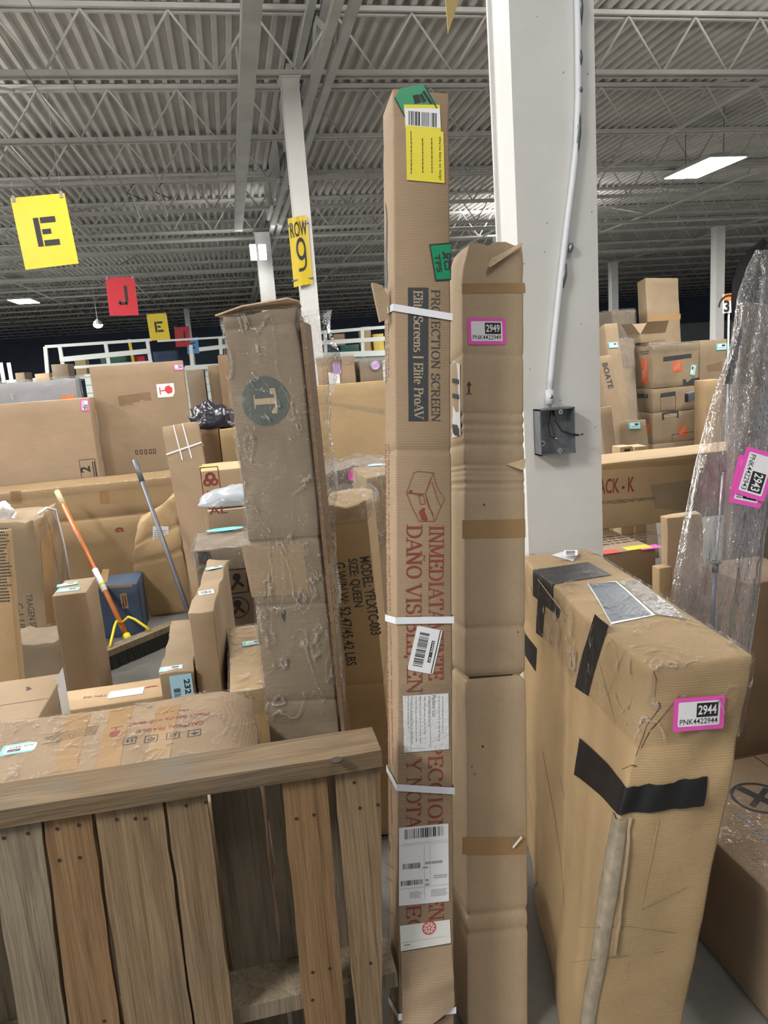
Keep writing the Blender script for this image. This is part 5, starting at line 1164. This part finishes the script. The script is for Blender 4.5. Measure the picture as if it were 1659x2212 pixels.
# right of it: stacked small cartons
K = wb('carton', 'carton with red print and yellow stickers on top, left of the T box', (-.23, .12), (4.42, 4.80), (0, 1.02), mat='kraft_pale', amp=.003, seg=.06)
for px in (441, 456): K.sticker('yellow_sticker', 'top', [(rect(-.03, -.02, .03, .02, 1), 'yellow', 0)], (px, 1008))
K.print('front', [(line2([(-.05, -.09), (.05, -.09), (.05, .09), (-.05, .09), (-.05, -.09)], .006), 'red', 0), (ringp(0, .03, .012, .03), 'red', 0), (ringp(-.02, .0, .01, .024), 'red', 0), (ringp(.02, 0, .01, .024), 'red', 0), (rect(-.03, -.08, .03, -.05, 1), 'redlt', 0)], K.uv('front', 455, 1042)); K.done()
K = wb('carton', 'plain carton carrying the pale grey plastic tray', (-.20, .14), (4.08, 4.38), (0, .84), mat='kraft', amp=.003, seg=.06); K.print('front', [(fit(sans('AL', .02), w=.1, h=.04), 'red', 0)], K.uv('front', 452, 1112)); K.done()
heap('plastic_tray', 'pale grey domed plastic tray on a carton, left of the T box', (-.05, 4.235, .847), (.20, .13, .10), 'white', 'tray', .10, 2)
bpy.data.objects['plastic_tray'].data.materials[0] = plain('grey_plastic', (.36, .39, .42), .25, bmp=.4, vscale=25)
K = wb('carton', 'dark wrapped carton with purple and turquoise labels on top', (-.26, .06), (3.60, 4.04), (0, .74), mat='kraft_grey', amp=.003, seg=.06, crush=crumple(.012, 10, .08))
K.quad('front', ((428, 1192), (452, 1190), (454, 1215), (430, 1218)), 'tape_black', .012); K.sticker('purple_label', 'top', [(rect(-.06, 0, .06, .09, 1), 'lilac', 0), (rect(-.06, -.06, .06, 0, 1), 'white', 0)], (508, 1127), base=.012); K.sticker('turquoise_label', 'top', [(ringp(0, 0, 0, .1, ry=.45), 'teal', 0)], (487, 1148), base=.012)
for px, py in ((512, 1255), (514, 1312)): K.print('front', [(line2([(-.05, -.06), (.05, -.06), (.05, .06), (-.05, .06), (-.05, -.06)], .006) if py < 1300 else ringp(0, 0, .05, .056), 'black', 0), (ringp(0, .02, 0, .02), 'black', 0), (line2([(-.03, -.04), (0, .0), (.03, -.03)], .014), 'black', 0)], K.uv('front', px, py))
K.wrap('film_silver', off=.008, lo=.62, wamp=.012, seg=.03); K.done()
K = Carton('narrow_box', 'narrow carton with a turquoise label on its slanting top edge, beside the T box', 'box', (406, 1322), (459, 1312), 2.75, .80, yaw=3.7, mat='kraft_dull', amp=.003, seg=.05, crush=crumple(.012, 10, .1))
K.sticker('stock_label', 'top', teal_label(), (462, 1229), sc=.075, ang=20, base=.004); K.sticker('barcode_label', 'top', [(rect(-.03, -.03, .03, .03, 1), 'white', 0), (barcode(-.022, -.02, .022, .02, 14, 4), 'black', .0005)], (445, 1279), ang=10, base=.004); K.done()
K = wb('carton', 'carton with pale blue labels on top and front, left of the narrow box', (-.375, -.255), (2.70, 3.32), (0, .49), mat='kraft_dull', amp=.003, seg=.05, crush=crumple(.01, 12, .15)); K.sticker('stock_label', 'top', teal_label('skyl'), (371, 1443), sc=.085, base=.004); K.sticker('number_label', 'front', [(rect(-.04, -.06, .04, .06, 1), 'skyl', 0), (barcode(-.03, -.04, -.006, .01, 10, 5, True), 'black', .0006)] + [(([(.022 - y * 0 + y - .012, .04 - x) for x, y in fit(sans('232', .03), w=.06, h=.022)[0]], sans('232', .03)[1]), 'black', .0006)], (393, 1490), base=.004); K.done()
K = wb('carton', 'carton with shiny taped top and turquoise label, tucked beside the T box', (-.12, .01), (2.45, 3.12), (0, .49), mat='kraft_gold', amp=.004, seg=.05); K.sticker('stock_label', 'top', teal_label(), (548, 1389), sc=.09, base=.004); K.quad('top', ((495, 1480), (560, 1470), (560, 1490), (492, 1500)), 'white_warm') if False else None; K.wrap('film_silver', off=.005, lo=.40, wamp=.006, seg=.03); K.done()
# behind: black film heap on cartons
for x, z, mt, lb in (((474, 514), 1.26, 'kraft_gold', 'small golden carton under the black film bundle'), ((430, 472), 1.245, 'kraft_dark', 'dark carton under the left of the black film bundle')):
    a, c = atD(x[0], 930, 5.2), atD(x[1], 930, 5.2); K = wb('carton', lb, (a.x, c.x), (a.y, a.y + .3), (0, atD(x[0], 928, 5.2).z), mat=mt, amp=.002, seg=.08); K.done()
zz = atD(460, 926, 5.2); heap('film_bundle', 'bundle of black plastic film lying on cartons left of the T box', (zz.x, zz.y + .15, zz.z + .002), (.16, .14, .17), 'bagblack', 'bundle', .35, 6)
# between T box and tallest box
for (x0_, x1_, yt, D_, lb, mt) in ((678, 705, 985, 5.6, 'small carton with yellow label at the foot of the ROW 9 column', 'kraft'),):
    a, c = atD(x0_, yt, D_), atD(x1_, yt, D_); K = wb('carton', lb, (a.x, c.x), (a.y, a.y + .25), (0, a.z), mat=mt, amp=.003, seg=.08); K.sticker('yellow_sticker', 'front', [(rect(-.03, -.02, .03, .02, 1), 'yellow', 0)], (684, 990)); K.done()
a, c = atD(706, 1015, 4.6), atD(850, 1010, 4.6)
K = wb('wrapped_box', 'low film-wrapped bundle with hot pink label before the tan panel', (a.x, c.x), (a.y, a.y + .45), (0, a.z), mat='kraft_grey', amp=.012, seg=.04, crush=crumple(.03, 7, .3)); K.sticker('pink_sticker', 'front', [(ngon([(-.05, -.03), (-.02, -.045), (.03, -.03), (.055, 0), (.03, .035), (-.01, .03), (-.045, .02)]), 'pink', 0)], (768, 1022), base=.03); K.wrap('film_silver', off=.012, wamp=.02, seg=.035); K.done()
K = wb('flat_panel_box', 'wide tan cardboard panel with a strip of clear tape, right of the ROW 9 column', (.55, 1.75), (6.47, 6.6), (0, 1.415), mat='kraft_gold', amp=.002, seg=.1)
K.quad('front', ((700, 866), (830, 882), (830, 896), (700, 872)), 'film_silver', .003, 'clear_tape', 'wrinkled clear tape'); K.done()
for (x0_, x1_, y0_, y1_, D_, mt, lb) in ((690, 765, 778, 825, 6.62, 'kraft', 'carton with white and lilac labels on top of the tan panel'), (777, 828, 785, 822, 6.64, 'kraft_grey', 'dull grey-brown carton beside the tallest box, on top of the tan panel')):
    a, c = atD(x0_, y0_, D_), atD(x1_, y0_, D_); K = wb('carton', lb, (a.x, c.x), (6.67, 6.98), (0, a.z + .02), mat=mt, amp=.004, seg=.06)
    if mt == 'kraft': K.sticker('lilac_label', 'front', [(rect(-.035, -.05, .035, .05, 1), 'lilac', 0)], (727, 795), base=.012); K.sticker('white_label', 'front', [(rect(-.05, -.05, .05, .05, 1), 'white', 0)], (722, 817), base=.012)
    else: K.sticker('lilac_label', 'front', [(ringp(0, 0, 0, .04), 'lilac', 0)], (810, 789), base=.012)
    K.wrap('film_silver', off=.008, lo=K.h - .07, wamp=.01, seg=.04); K.done()
# ------------------------------------------------------------------ right of the column
K = wb('carton', 'carton printed ACK - K in red, right of the thick column', (1.25, 2.75), (3.25, 3.55), (.685, 1.01), mat='kraft_gold', amp=.002, seg=.08)
along(K, 'front', (1292, 1068), (1370, 1062), .075, 'ACK - K', 'red', 'sans', bold=.02); along(K, 'front', (1302, 1090), (1415, 1080), .018, 'P UPHOLSTERED PART HARDWARE', 'dkprint', 'sans')
K.quad('front', ((1405, 1048), (1490, 1036), (1492, 1105), (1415, 1098)), 'kraft_dull'); K.quad('front', ((1300, 1005), (1500, 990), (1500, 1001), (1300, 1015)), 'tape_tan'); K.done()
K = wb('carton', 'wide carton under the ACK - K carton with coloured stickers on its top edge', (1.1, 1.735), (2.85, 3.7), (0, .684), mat='kraft_pale', amp=.002, seg=.08)
K.print('top', [(scrawl(-.22, 0, .22, .16, 4, 8), 'brprint', 0)], K.uv('top', 1365, 1170)); K.sticker('yellow_sticker', 'top', [(rect(-.06, -.03, .06, .03, 1), 'yellow', 0)], (1375, 1183)); K.sticker('pink_sticker', 'top', [(rect(-.05, -.03, .05, .03, 1), 'pink', 0)], (1402, 1182)); K.sticker('pink_sticker', 'top', [(rect(-.04, -.03, .04, .03, 1), 'redlt', 0)], (1318, 1192)); K.done()
bpy.data.objects[K.root.name].children[0].data.materials[0] = MT['kraft']
K = Carton('carton', 'upright tan carton half behind the clear plastic bag', 'box', (1442, 1116), (1520, 1106), 2.85, .045, mat='kraft_pale', amp=.003, seg=.05, crush=crumple(.008, 12, .1)); K.done()
K = Carton('carton', 'golden carton end low behind the upright tan carton', 'box', (1424, 1228), (1452, 1224), 2.75, .05, mat='kraft_gold', amp=.002, seg=.08); K.done()
def hdlogo(q, mat='hdorange'): return [(rect(-q, -q, q, q, 1), mat, 0)] + [(line2([(-q * .8 + i * q * .28, -q * .85 + i * q * .1), (-q * .5 + i * q * .28, -q * .1 + i * q * .28)], q * .11), 'ltprint', .0008) for i in range(5)] + [(line2([(-q * .9, q * .3 - i * q * .5), (q * .2, q * .85 - i * q * .5)], q * .07), 'ltprint', .0008) for i in range(2)]
g = 'stack of cartons with orange-red square marks'
HX = (3.93, 4.42)
def hdbox(z, label, decor, mat='kraft_dull'):
    K = wb('carton', label, HX, (6.5, 7.05), z, mat=mat, amp=.004, seg=.06, group=g); decor(K); K.done(); return K
def d_top(K):
    K.print('front', [(rect(-.15, -.02, .15, .02, 1), 'dkprint', 0)], K.uv('front', 1463, 772), 3); K.print('front', hdlogo(.05), K.uv('front', 1463, 791)); K.print('front', [(rect(-.09, -.03, .09, .03, 1), 'dkprint', 0)], K.uv('front', 1493, 824), 3)
    K.sticker('stock_label', 'front', teal_label(), (1497, 799), sc=.10, ang=80, base=.004); lg = [(([(x, y * 1.9) for x, y in v[0]], v[1]), m_, l) for v, m_, l in hdlogo(.06)]
    K.print('left', lg, K.uv('left', 1392, 802)); K.print('left', [(scrawl(-.08, 0, .08, .04, 2, 4), 'brprint', 0)], K.uv('left', 1392, 766)); K.wrap('film_silver', off=.01, lo=K.h - .05, wamp=.012, seg=.05)
def d_mid(K):
    K.print('front', [(rect(-.08, -.02, .08, .02, 1), 'dkprint', 0)], K.uv('front', 1443, 852), 3); q = K.uv('front', 1493, 855)
    K.print('front', [(ngon([(-.07, -.05), (-.03, -.06), (-.03, .02), (-.07, .03)]), 'black', 0), (ngon([(-.03, -.06), (.08, -.03), (.08, .04), (-.03, .02)]), 'navy', 0), (ngon([(-.07, .03), (-.03, .02), (.08, .04), (.03, .055)]), 'grey', 0)], q)
    K.print('front', [(line2([(-.08, -.08), (.08, -.08), (.08, .06), (-.08, .06), (-.08, -.08)], .005), 'brprint', 0)], K.uv('front', 1443, 868)); K.print('left', [(rect(-.1, -.02, .1, .02, 1), 'dkprint', 0)], K.uv('left', 1388, 855))
def d_bot(K):
    K.print('front', [(rect(-.09, -.035, .09, .035, 1), 'dkprint', 0), (fit(sans('MEDIUM', .02), w=.14, h=.035, x=-.07, y=-.017), 'ltprint', .001)], K.uv('front', 1448, 897), 3); K.print('front', hdlogo(.05), K.uv('front', 1475, 931)); K.print('front', [(line2([(-.13, -.04), (.13, -.04), (.13, .04), (-.13, .04), (-.13, -.04)], .005), 'brprint', 0)], K.uv('front', 1478, 944), 3); K.print('left', hdlogo(.05), K.uv('left', 1400, 925))
hz = lambda py: atY(1460, py, 6.5).z
hdbox((0, hz(955) - .0), 'bottom carton of the stack with orange-red square marks', lambda K: None)
hdbox((hz(955) + .001, hz(888)), 'carton printed MEDIUM, second from the floor in the orange-red marked stack', d_bot)
hdbox((hz(888) + .001, hz(836)), 'carton with a drawing of a dark chest, third from the floor in the marked stack', d_mid)
K = hdbox((hz(836) + .001, hz(744)), 'topmost carton of the orange-red marked stack, with turquoise label', d_top)
K2 = wb('open_carton', 'open carton with raised flaps on top of the marked stack', (3.97, 4.24), (6.78, 7.02), (1.575, 1.66), mat='kraft_dull', amp=.004, seg=.05)
for (ax, ay), (bx, by), (ox, oy) in (((-1, -1), (1, -1), (.02, -.06)), ((-1, 1), (1, 1), (.0, .05)), ((-1, -1), (-1, 1), (-.08, 0))):
    b = MB(); p0, p1 = Vector((ax * K2.w / 2, ay * K2.d / 2, K2.h)), Vector((bx * K2.w / 2, by * K2.d / 2, K2.h)); o_ = Vector((ox, oy, .11)); t_ = Vector((.004, .004, 0))
    q = [p0, p1, p1 * .92 + p0 * .08 + o_, p0 * .92 + p1 * .08 + o_]; b.add(q + [v + t_ for v in q], [(0, 1, 2, 3), (7, 6, 5, 4), (0, 4, 5, 1), (1, 5, 6, 2), (2, 6, 7, 3), (3, 7, 4, 0)], 'kraft'); K2.part('flap', b)
K2.done()
K = Carton('carton', 'tall leaning plain carton standing highest in the far right stack', 'box', (1394, 600), (1464, 592), 8.4, .18, BLD=(1400, 726, 8.4), mat='kraft_dull', amp=.004, seg=.08); K.quad('front', ((1400, 682), (1470, 678), (1470, 690), (1400, 694)), 'tape_tan'); K.done()
K = Carton('carton', 'wide carton with turquoise label right of the marked stack', 'box', (1512, 736), (1570, 728), 7.5, .5, mat='kraft_dull', amp=.003, seg=.08); K.sticker('stock_label', 'front', teal_label(), (1558, 749), sc=.12, base=.004); K.quad('front', ((1526, 790), (1560, 780), (1560, 800), (1528, 802)), 'kraft_dark'); K.done()
K = Carton('carton', 'golden carton low beside the marked stack, left of the plastic bag', 'box', (1525, 822), (1560, 816), 6.9, .18, mat='kraft_gold', amp=.003, seg=.08); K.done()
for (tl, tr, D_, dep, bld, mt, lb, dec) in (
    ((1305, 700), (1332, 690), 6.6, .2, (1345, 985, 6.5), 'kraft_dull', 'tall leaning carton with turquoise label at right edge of the thick column', 't'),
    ((1340, 730), (1368, 722), 7.2, .25, (1352, 960, 7.0), 'kraft_grey', 'tall film-wrapped carton left of the marked stack', 'w'),
    ((1322, 672), (1372, 668), 8.2, .3, None, 'kraft_grey', 'wrapped dull carton behind the tall film-wrapped carton', 'w'),
    ((1290, 770), (1318, 760), 6.0, .10, (1335, 990, 5.95), 'kraft', 'narrow leaning carton lettered BOATE beside the thick column', 'b'),
    ((1294, 880), (1320, 872), 5.2, .12, (1308, 1010, 5.2), 'kraft', 'narrow upright carton beside the thick column, in front of the lettered one', ''),
    ((1350, 908), (1394, 898), 5.3, .25, (1358, 990, 5.28), 'kraft_dull', 'carton with turquoise label leaning before the marked stack', 't'),
    ((1339, 966), (1366, 963), 4.6, .1, None, 'kraft_pale', 'small tan carton with turquoise label just above the ACK - K carton', 't2'),
    ((1370, 965), (1396, 962), 4.6, .1, None, 'kraft_pale', 'small tan carton with white label just above the ACK - K carton', 'wl')):
    K = Carton('carton', lb, 'box', tl, tr, D_, dep, BLD=bld, mat=mt, amp=.004, seg=.06)
    if dec == 't': K.sticker('stock_label', 'front', teal_label(), (tl[0] + 20, tl[1] + (45 if D_ > 6 else 12)), sc=.09, base=.004)
    if dec == 't2': K.sticker('stock_label', 'front', teal_label(), (1352, 988), sc=.05, base=.004); K.print('front', [(rect(-.02, -.012, .02, .012, 1), 'brprint', 0)], K.uv('front', 1355, 974))
    if dec == 'wl': K.sticker('white_label', 'front', [(rect(-.03, -.02, .03, .02, 1), 'white', 0)], (1385, 983))
    if dec == 'w': K.wrap('film_silver', off=.008, lo=K.h - .3, wamp=.012, seg=.05)
    if dec == 'b': along(K, 'front', (1300, 785), (1314, 840), .05, 'BOATE', 'dkprint', 'sans', bold=.02)
    K.done()
# yellow and orange bits behind the stacks
def board(name, label, pix, D, mat, cat='sign', decor=None, th=.01):
    y0 = atD(*pix[0], D).y; P = [atY(*p_, y0) for p_ in pix]; t = Vector((0, th, 0)); m = MB(); n = len(P)
    m.add(P + [p_ + t for p_ in P], [tuple(range(n))[::-1], tuple(range(n, 2 * n))] + [(i, (i + 1) % n, n + (i + 1) % n, n + i) for i in range(n)], mat)
    if decor: decor(m, P, y0)
    zmin = min(p_.z for p_ in P); c = sum(P, Vector()) / n
    m.tube([(c.x, y0 + th + .02, zmin), (c.x, y0 + th + .02, 0)], .02, 'steelpaint', 6) if name == 'post_sign' else None
    o = m.build(name); tag(o, label, cat); rebase(o); return o
def dec3(m, P, y0):
    c = atY(1570, 661, y0); vs = fit(sans('3', .03), h=.22); m.add([(c.x + x - .07, y0 - .01, c.z + y - .11) for x, y in vs[0]], vs[1], 'black')
    r_ = ringp(0, 0, .19, .23, 60, 180); m.add([(c.x + .04 + x, y0 - .008, c.z + y - .02) for x, y in r_[0]], r_[1], 'black')
    a = [atY(*q, y0 - .006) for q in ((1563, 636), (1580, 633), (1580, 648), (1563, 652))]; m.add(a, [(3, 2, 1, 0)], 'orange')
board('post_sign', 'white and orange sign with black 3, left of the plastic bag', ((1562, 636), (1592, 632), (1592, 674), (1562, 677)), 14, 'white', decor=dec3)
board('post_sign', 'yellow sign edge behind the tall leaning carton at far right', ((1380, 656), (1398, 652), (1398, 690), (1382, 693)), 12, 'signyellow')
# tall carton behind / inside the bag, cartons at the right border
K = Carton('carton', 'tall brown carton standing behind the clear plastic bag', 'box', (1602, 655), (1740, 640), 2.85, .05, BLD=(1572, 1300, 2.82), mat='kraft_grey', amp=.003, seg=.08); K.wrap('film_soft', off=.005, lo=.3, wamp=.005, seg=.06); K.done()
K = Carton('carton', 'dark brown carton at the right border behind the pink 2944 box', 'box', (1618, 1262), (1760, 1250), 2.22, .25, mat='kraft_dark', amp=.003, seg=.08); K.done()
# low carton with crossed-knife mark
lx = atZ(1571, 1900, .33); K = wb('carton', 'low carton printed with a no-knife symbol, lower right corner', (lx.x + .06, lx.x + .75), (lx.y - .55, lx.y + .44), (0, .33), mat='kraft_pink', amp=.003, seg=.06)
c = K.uv('top', 1640, 1722); K.print('top', [(ringp(0, 0, .062, .072, n=36), 'dkprint', 0), (ngon([(-.012, -.06), (.012, -.06), (.012, .06), (-.012, .06)]), 'dkprint', 0), (line2([(-.05, -.012), (.055, .012)], .016), 'dkprint', .0002)], c, 20)
along(K, 'top', (1588, 1757), (1652, 1822), .03, 'with knife', 'grey', 'sans', bold=.005); seam(K, 'top', False); K.wrap('film_soft', off=.005, lo=.0, wamp=.006, seg=.06); K.done()
# ------------------------------------------------------------------ clear plastic bag with rod
rows = [(540, 1632, 1680), (580, 1612, 1700), (640, 1592, 1715), (700, 1585, 1712), (735, 1580, 1690), (770, 1570, 1690), (840, 1545, 1695), (920, 1522, 1695), (1000, 1502, 1690), (1080, 1486, 1668), (1160, 1470, 1652), (1240, 1456, 1645), (1320, 1444, 1635), (1400, 1440, 1622), (1520, 1438, 1600), (1700, 1440, 1590), (1850, 1442, 1585)]
BD = 1.98
def interp(y):
    for (a, b_) in zip(rows, rows[1:]):
        if a[0] <= y <= b_[0]:
            t = (y - a[0]) / (b_[0] - a[0]); return a[1] + (b_[1] - a[1]) * t, a[2] + (b_[2] - a[2]) * t
    return rows[-1][1:]
bot = atD(1515, 1588, BD)
R_ = thing('clear_bag', 'clear crinkled plastic bag holding a thin rod, with pink 2943 label, at right', 'bag', (bot.x, bot.y, bot.z)); L0 = R_.location.copy()
b = MB(); NT, NA = 110, 72; vs = []
for j in range(NT + 1):
    py = 540 + (1588 - 540) * j / NT; xl, xr = interp(py)
    A_, B_ = atD(xl, py, BD), atD(xr, py, BD); c = (A_ + B_) / 2; hx = (B_ - A_) / 2; r_ = hx.length; fwd = Vector((-hx.y, hx.x, 0)).normalized()
    k = .22 if j > 4 else .05 + .04 * j
    for i in range(NA):
        a = 2 * math.pi * i / NA
        pl = noise.noise(Vector((math.cos(a) * 2.6, math.sin(a) * 2.6, py * .0018))) * .10 + noise.noise(Vector((math.cos(a) * 6, math.sin(a) * 6, py * .004 + 7))) * .09
        cr = noise.noise(Vector((math.cos(a) * 3, math.sin(a) * 3, py * .018))) * .05
        ca, sa = math.cos(a), math.sin(a)
        vs.append(c + hx * (ca * (1 + (pl + cr) * (1 - abs(ca) ** 6))) + fwd * (r_ * k * sa * (1 + 4.0 * pl + 1.5 * cr)) - L0)
fs = [(j * NA + i, j * NA + (i + 1) % NA, (j + 1) * NA + (i + 1) % NA, (j + 1) * NA + i) for j in range(NT) for i in range(NA)]
b.add(vs, fs, 'film_bag'); b.build('bag_film', R_, True)['label'] = 'clear crinkled polythene'
b = MB(); P = [atD(*q, BD + .0) for q in ((1562, 1020), (1557, 1080), (1552, 1150), (1546, 1216))]; P2 = [atD(*q, BD) for q in ((1546, 1216), (1540, 1320), (1536, 1420), (1534, 1500))]
b.tube([q - L0 for q in P], .0035, 'galvlt', 8); b.tube([P2[0] - L0, P2[0].lerp(P2[1], .2) - L0], .008, 'rubber', 8); b.tube([q - L0 for q in P2] + [Vector((P2[3].x, P2[3].y, bot.z + .01)) - L0], .0055, 'polegrey', 8)
n_ = 14; c0 = P2[0] - L0; b.tube([c0 + Vector((.013 * math.cos(2 * math.pi * i / n_), .013 * math.sin(2 * math.pi * i / n_), .003)) for i in range(n_ + 1)], .0025, 'darksteel', 6)
c0 = P[0] - L0; b.tube([c0 + Vector((.007 * math.cos(2 * math.pi * i / n_), 0, .007 * math.sin(2 * math.pi * i / n_))) for i in range(n_ + 1)], .002, 'darksteel', 6)
b.build('rod', R_, True)['label'] = 'thin metal rod with dark fittings'
MT['webbing'] = plain('dark_brown_webbing', (.035, .028, .035), .55)
b = MB(); pts = [(1655, 520), (1628, 545), (1606, 575), (1594, 610), (1590, 650), (1590, 690), (1597, 720), (1590, 755), (1582, 790), (1574, 830)]
vs = []
for i, q in enumerate(pts):
    w = (10, 13, 15, 15, 13, 11, 8, 9, 11, 9)[i]; d1 = Vector(pts[min(i + 1, 9)]) - Vector(pts[max(0, i - 1)]); n2 = Vector((-d1.y, d1.x)).normalized() * w * .8
    vs += [atD(q[0] + n2.x, q[1] + n2.y, BD + .01) - L0, atD(q[0] - n2.x, q[1] - n2.y, BD + .03) - L0]
b.add(vs + [v + Vector((.002, .004, 0)) for v in vs], [(2 * i, 2 * i + 1, 2 * i + 3, 2 * i + 2) for i in range(9)] + [(20 + 2 * i, 22 + 2 * i, 23 + 2 * i, 21 + 2 * i) for i in range(9)], 'webbing'); b.build('webbing_band', R_)['label'] = 'dark webbing band curled at the top'
def floatlab(cpx, w, h, ang, shapes, D, name, lab):
    c = atD(*cpx, D); ex = CR; ey = CU; m = MB(); ca, sa = math.cos(rad(ang)), math.sin(rad(ang))
    for (v, f), mt, l in shapes: m.add([c + ex * (x * w * ca - y * w * sa) + ey * (x * w * sa + y * w * ca) - FW * l - L0 for x, y in v], f, mt)
    m.build(name, R_)['label'] = lab
floatlab((1619, 1040), .125, .08, -102, pnk('2943', 'PNK4412981'), BD - .075, 'stock_label', 'older pink-bordered label beneath')
floatlab((1632, 1024), .125, .08, -107, pnk('2943', 'PNK4422943'), BD - .082, 'stock_label', 'pink-bordered label numbered 2943')
# ------------------------------------------------------------------ mezzanine platform with white railing, far left and centre
YM = 20.0
def am(px, py): return atY(px, py, YM)
zb = am(300, 800).z; xa, xb = am(96, 800).x, am(840, 800).x
m = MB(); m.box((xa + .9, YM + .06, 0), (xb, YM + .3, zb), 'siding')
for k in range(9): m.box((xa + .9, YM + .045, .2 + k * .2), (xb, YM + .06, .21 + k * .2), 'grey')
tag(m.build('wall_platform'), kind='structure')
R_ = thing('white_railing', 'white guard railing along the raised platform in the background', 'railing', (xa, YM, zb)); L0 = R_.location.copy()
def railbar(pts, r_, nm='rail'):
    m = MB(); q = [am(*p_) - L0 for p_ in pts]
    for a, c in zip(q, q[1:]): m.bar(a, c, r_, r_, 'rail')
    m.build(nm, R_)
railbar(((98, 749), (327, 734)), .07); railbar(((340, 737), (490, 728)), .05); railbar(((130, 777), (325, 758)), .12); railbar(((430, 755), (490, 748)), .10); railbar(((685, 719), (840, 706)), .08); railbar(((688, 741), (840, 731)), .11); railbar(((688, 768), (840, 762)), .14, 'edge_beam'); railbar(((400, 795), (480, 790)), .12, 'edge_beam'); railbar(((140, 795), (330, 782)), .07, 'edge_beam')
for a, c in (((98, 749), (104, 820)), ((129, 747), (140, 812)), ((228, 741), (236, 790)), ((318, 735), (326, 786)), ((412, 745), (416, 798)), ((475, 728), (478, 766)), ((702, 718), (704, 774)), ((782, 711), (784, 772))): railbar((a, c), .085, 'post')
def far(label, pix, D, mat, name='carton', cat='box', dep=.4, z0=None):
    (xl, yt, xr, yb_) = pix; P0 = atD(xl, yt, D); P1 = atY(xr, yt, P0.y); P2 = atY(xl, yb_, P0.y); K = Carton(name, label, cat, P0, None, D, dep, w=(P1 - P0).x, h=(P0.z - P2.z) if z0 is None else P0.z - z0, mat=mat, amp=.006, seg=.12); K.done(); return K
YP = 21.5
m = MB(); m.box((xa - 1, YM + .3, zb - .1), (xb + 1, YM + 6, zb), 'siding'); tag(m.build('floor_platform'), kind='structure')
zz = zb
for label, px, mat, nm, cat in (('dark green bin behind the white railing, right of the T box', (735, 746, 775, 765), 'bin_green', 'storage_bin', 'bin'), ('dark blue bin behind the white railing, just right of the ROW 9 column', (688, 748, 733, 768), 'bin_blue', 'storage_bin', 'bin'),
    ('yellow carton on the platform beside the tallest box', (806, 722, 828, 762), 'yellowcard', 'carton', 'box'), ('pale carton behind the white railing, above the bins', (722, 722, 744, 737), 'kraft_pale', 'carton', 'box'), ('pale rounded sack on the white railing beside the tallest box', (780, 706, 800, 720), 'kraft_pale', 'sack', 'sack'),
    ('red toolbox behind the white railing, beneath the smaller yellow E sign', (290, 770, 312, 784), 'signred', 'toolbox', 'toolbox'), ('dark green crate behind the white railing at left', (216, 770, 272, 786), 'bin_green', 'crate', 'crate'), ('pale carton behind the railing, left of the dark green crate', (160, 775, 184, 790), 'kraft_pale', 'carton', 'box'), ('dark carton heap behind the railing right of the red J sign', (330, 760, 382, 792), 'bin_blue', 'crate', 'crate')):
    if mat not in MT: MT[mat] = plain(mat, {'bin_green': (.02, .09, .07), 'bin_blue': (.02, .04, .10), 'yellowcard': (.65, .48, .10)}[mat], .5)
    p_ = atD(px[0], px[1], 20.9); far(label, px, 22.3 if 'above' in label else 20.9, mat, nm, cat, .5, z0=zb)
o = MB(); a, c = atD(279, 733, 20.7), atD(284, 786, 20.7); o.bar(Vector((a.x, a.y, a.z)), Vector((a.x + .05, a.y, zb)), .12, .08, 'signyellow'); tag(rebase(o.build('yellow_post')), 'slim yellow post behind the white railing at left', 'post')
# clutter on the far left
far('leaning brown carton above the silvery mattress edge, left of the railing', (110, 788, 146, 832), 9.5, 'kraft_grey', z0=0)
far('small pale tan carton on dark shelving at far left', (75, 808, 106, 822), 11, 'kraft_pale', z0=0)
far('wrapped grey carton leaning at far left, before the dark wall', (32, 806, 52, 836), 10, 'kraft_grey', z0=0)
K = wb('shelf_unit', 'dark shelving unit with pale slots at the far left border', (atD(-60, 800, 14).x, atD(60, 800, 14).x), (13.2, 13.8), (0, 1.9), cat='shelving', mat='darksteel', amp=0, seg=.5)
for px in (5, 22): K.print('front', [(rect(-.03, -.16, .03, .16, 1), 'white_warm', 0)], K.uv('front', px, 805))
K.done()
# cartons right of the tallest panel
for label, px, D_, mat in (('dull carton right of the tallest cardboard panel, top row', (402, 800, 440, 870), 7.6, 'kraft_grey'), ('black-topped narrow carton beside the T box, behind the film bundle', (448, 790, 472, 870), 7.8, 'kraft_dull'), ('dark tall carton directly left of the T box top', (470, 768, 500, 880), 7.4, 'kraft_dark')):
    far(label, px, D_, mat, z0=0)
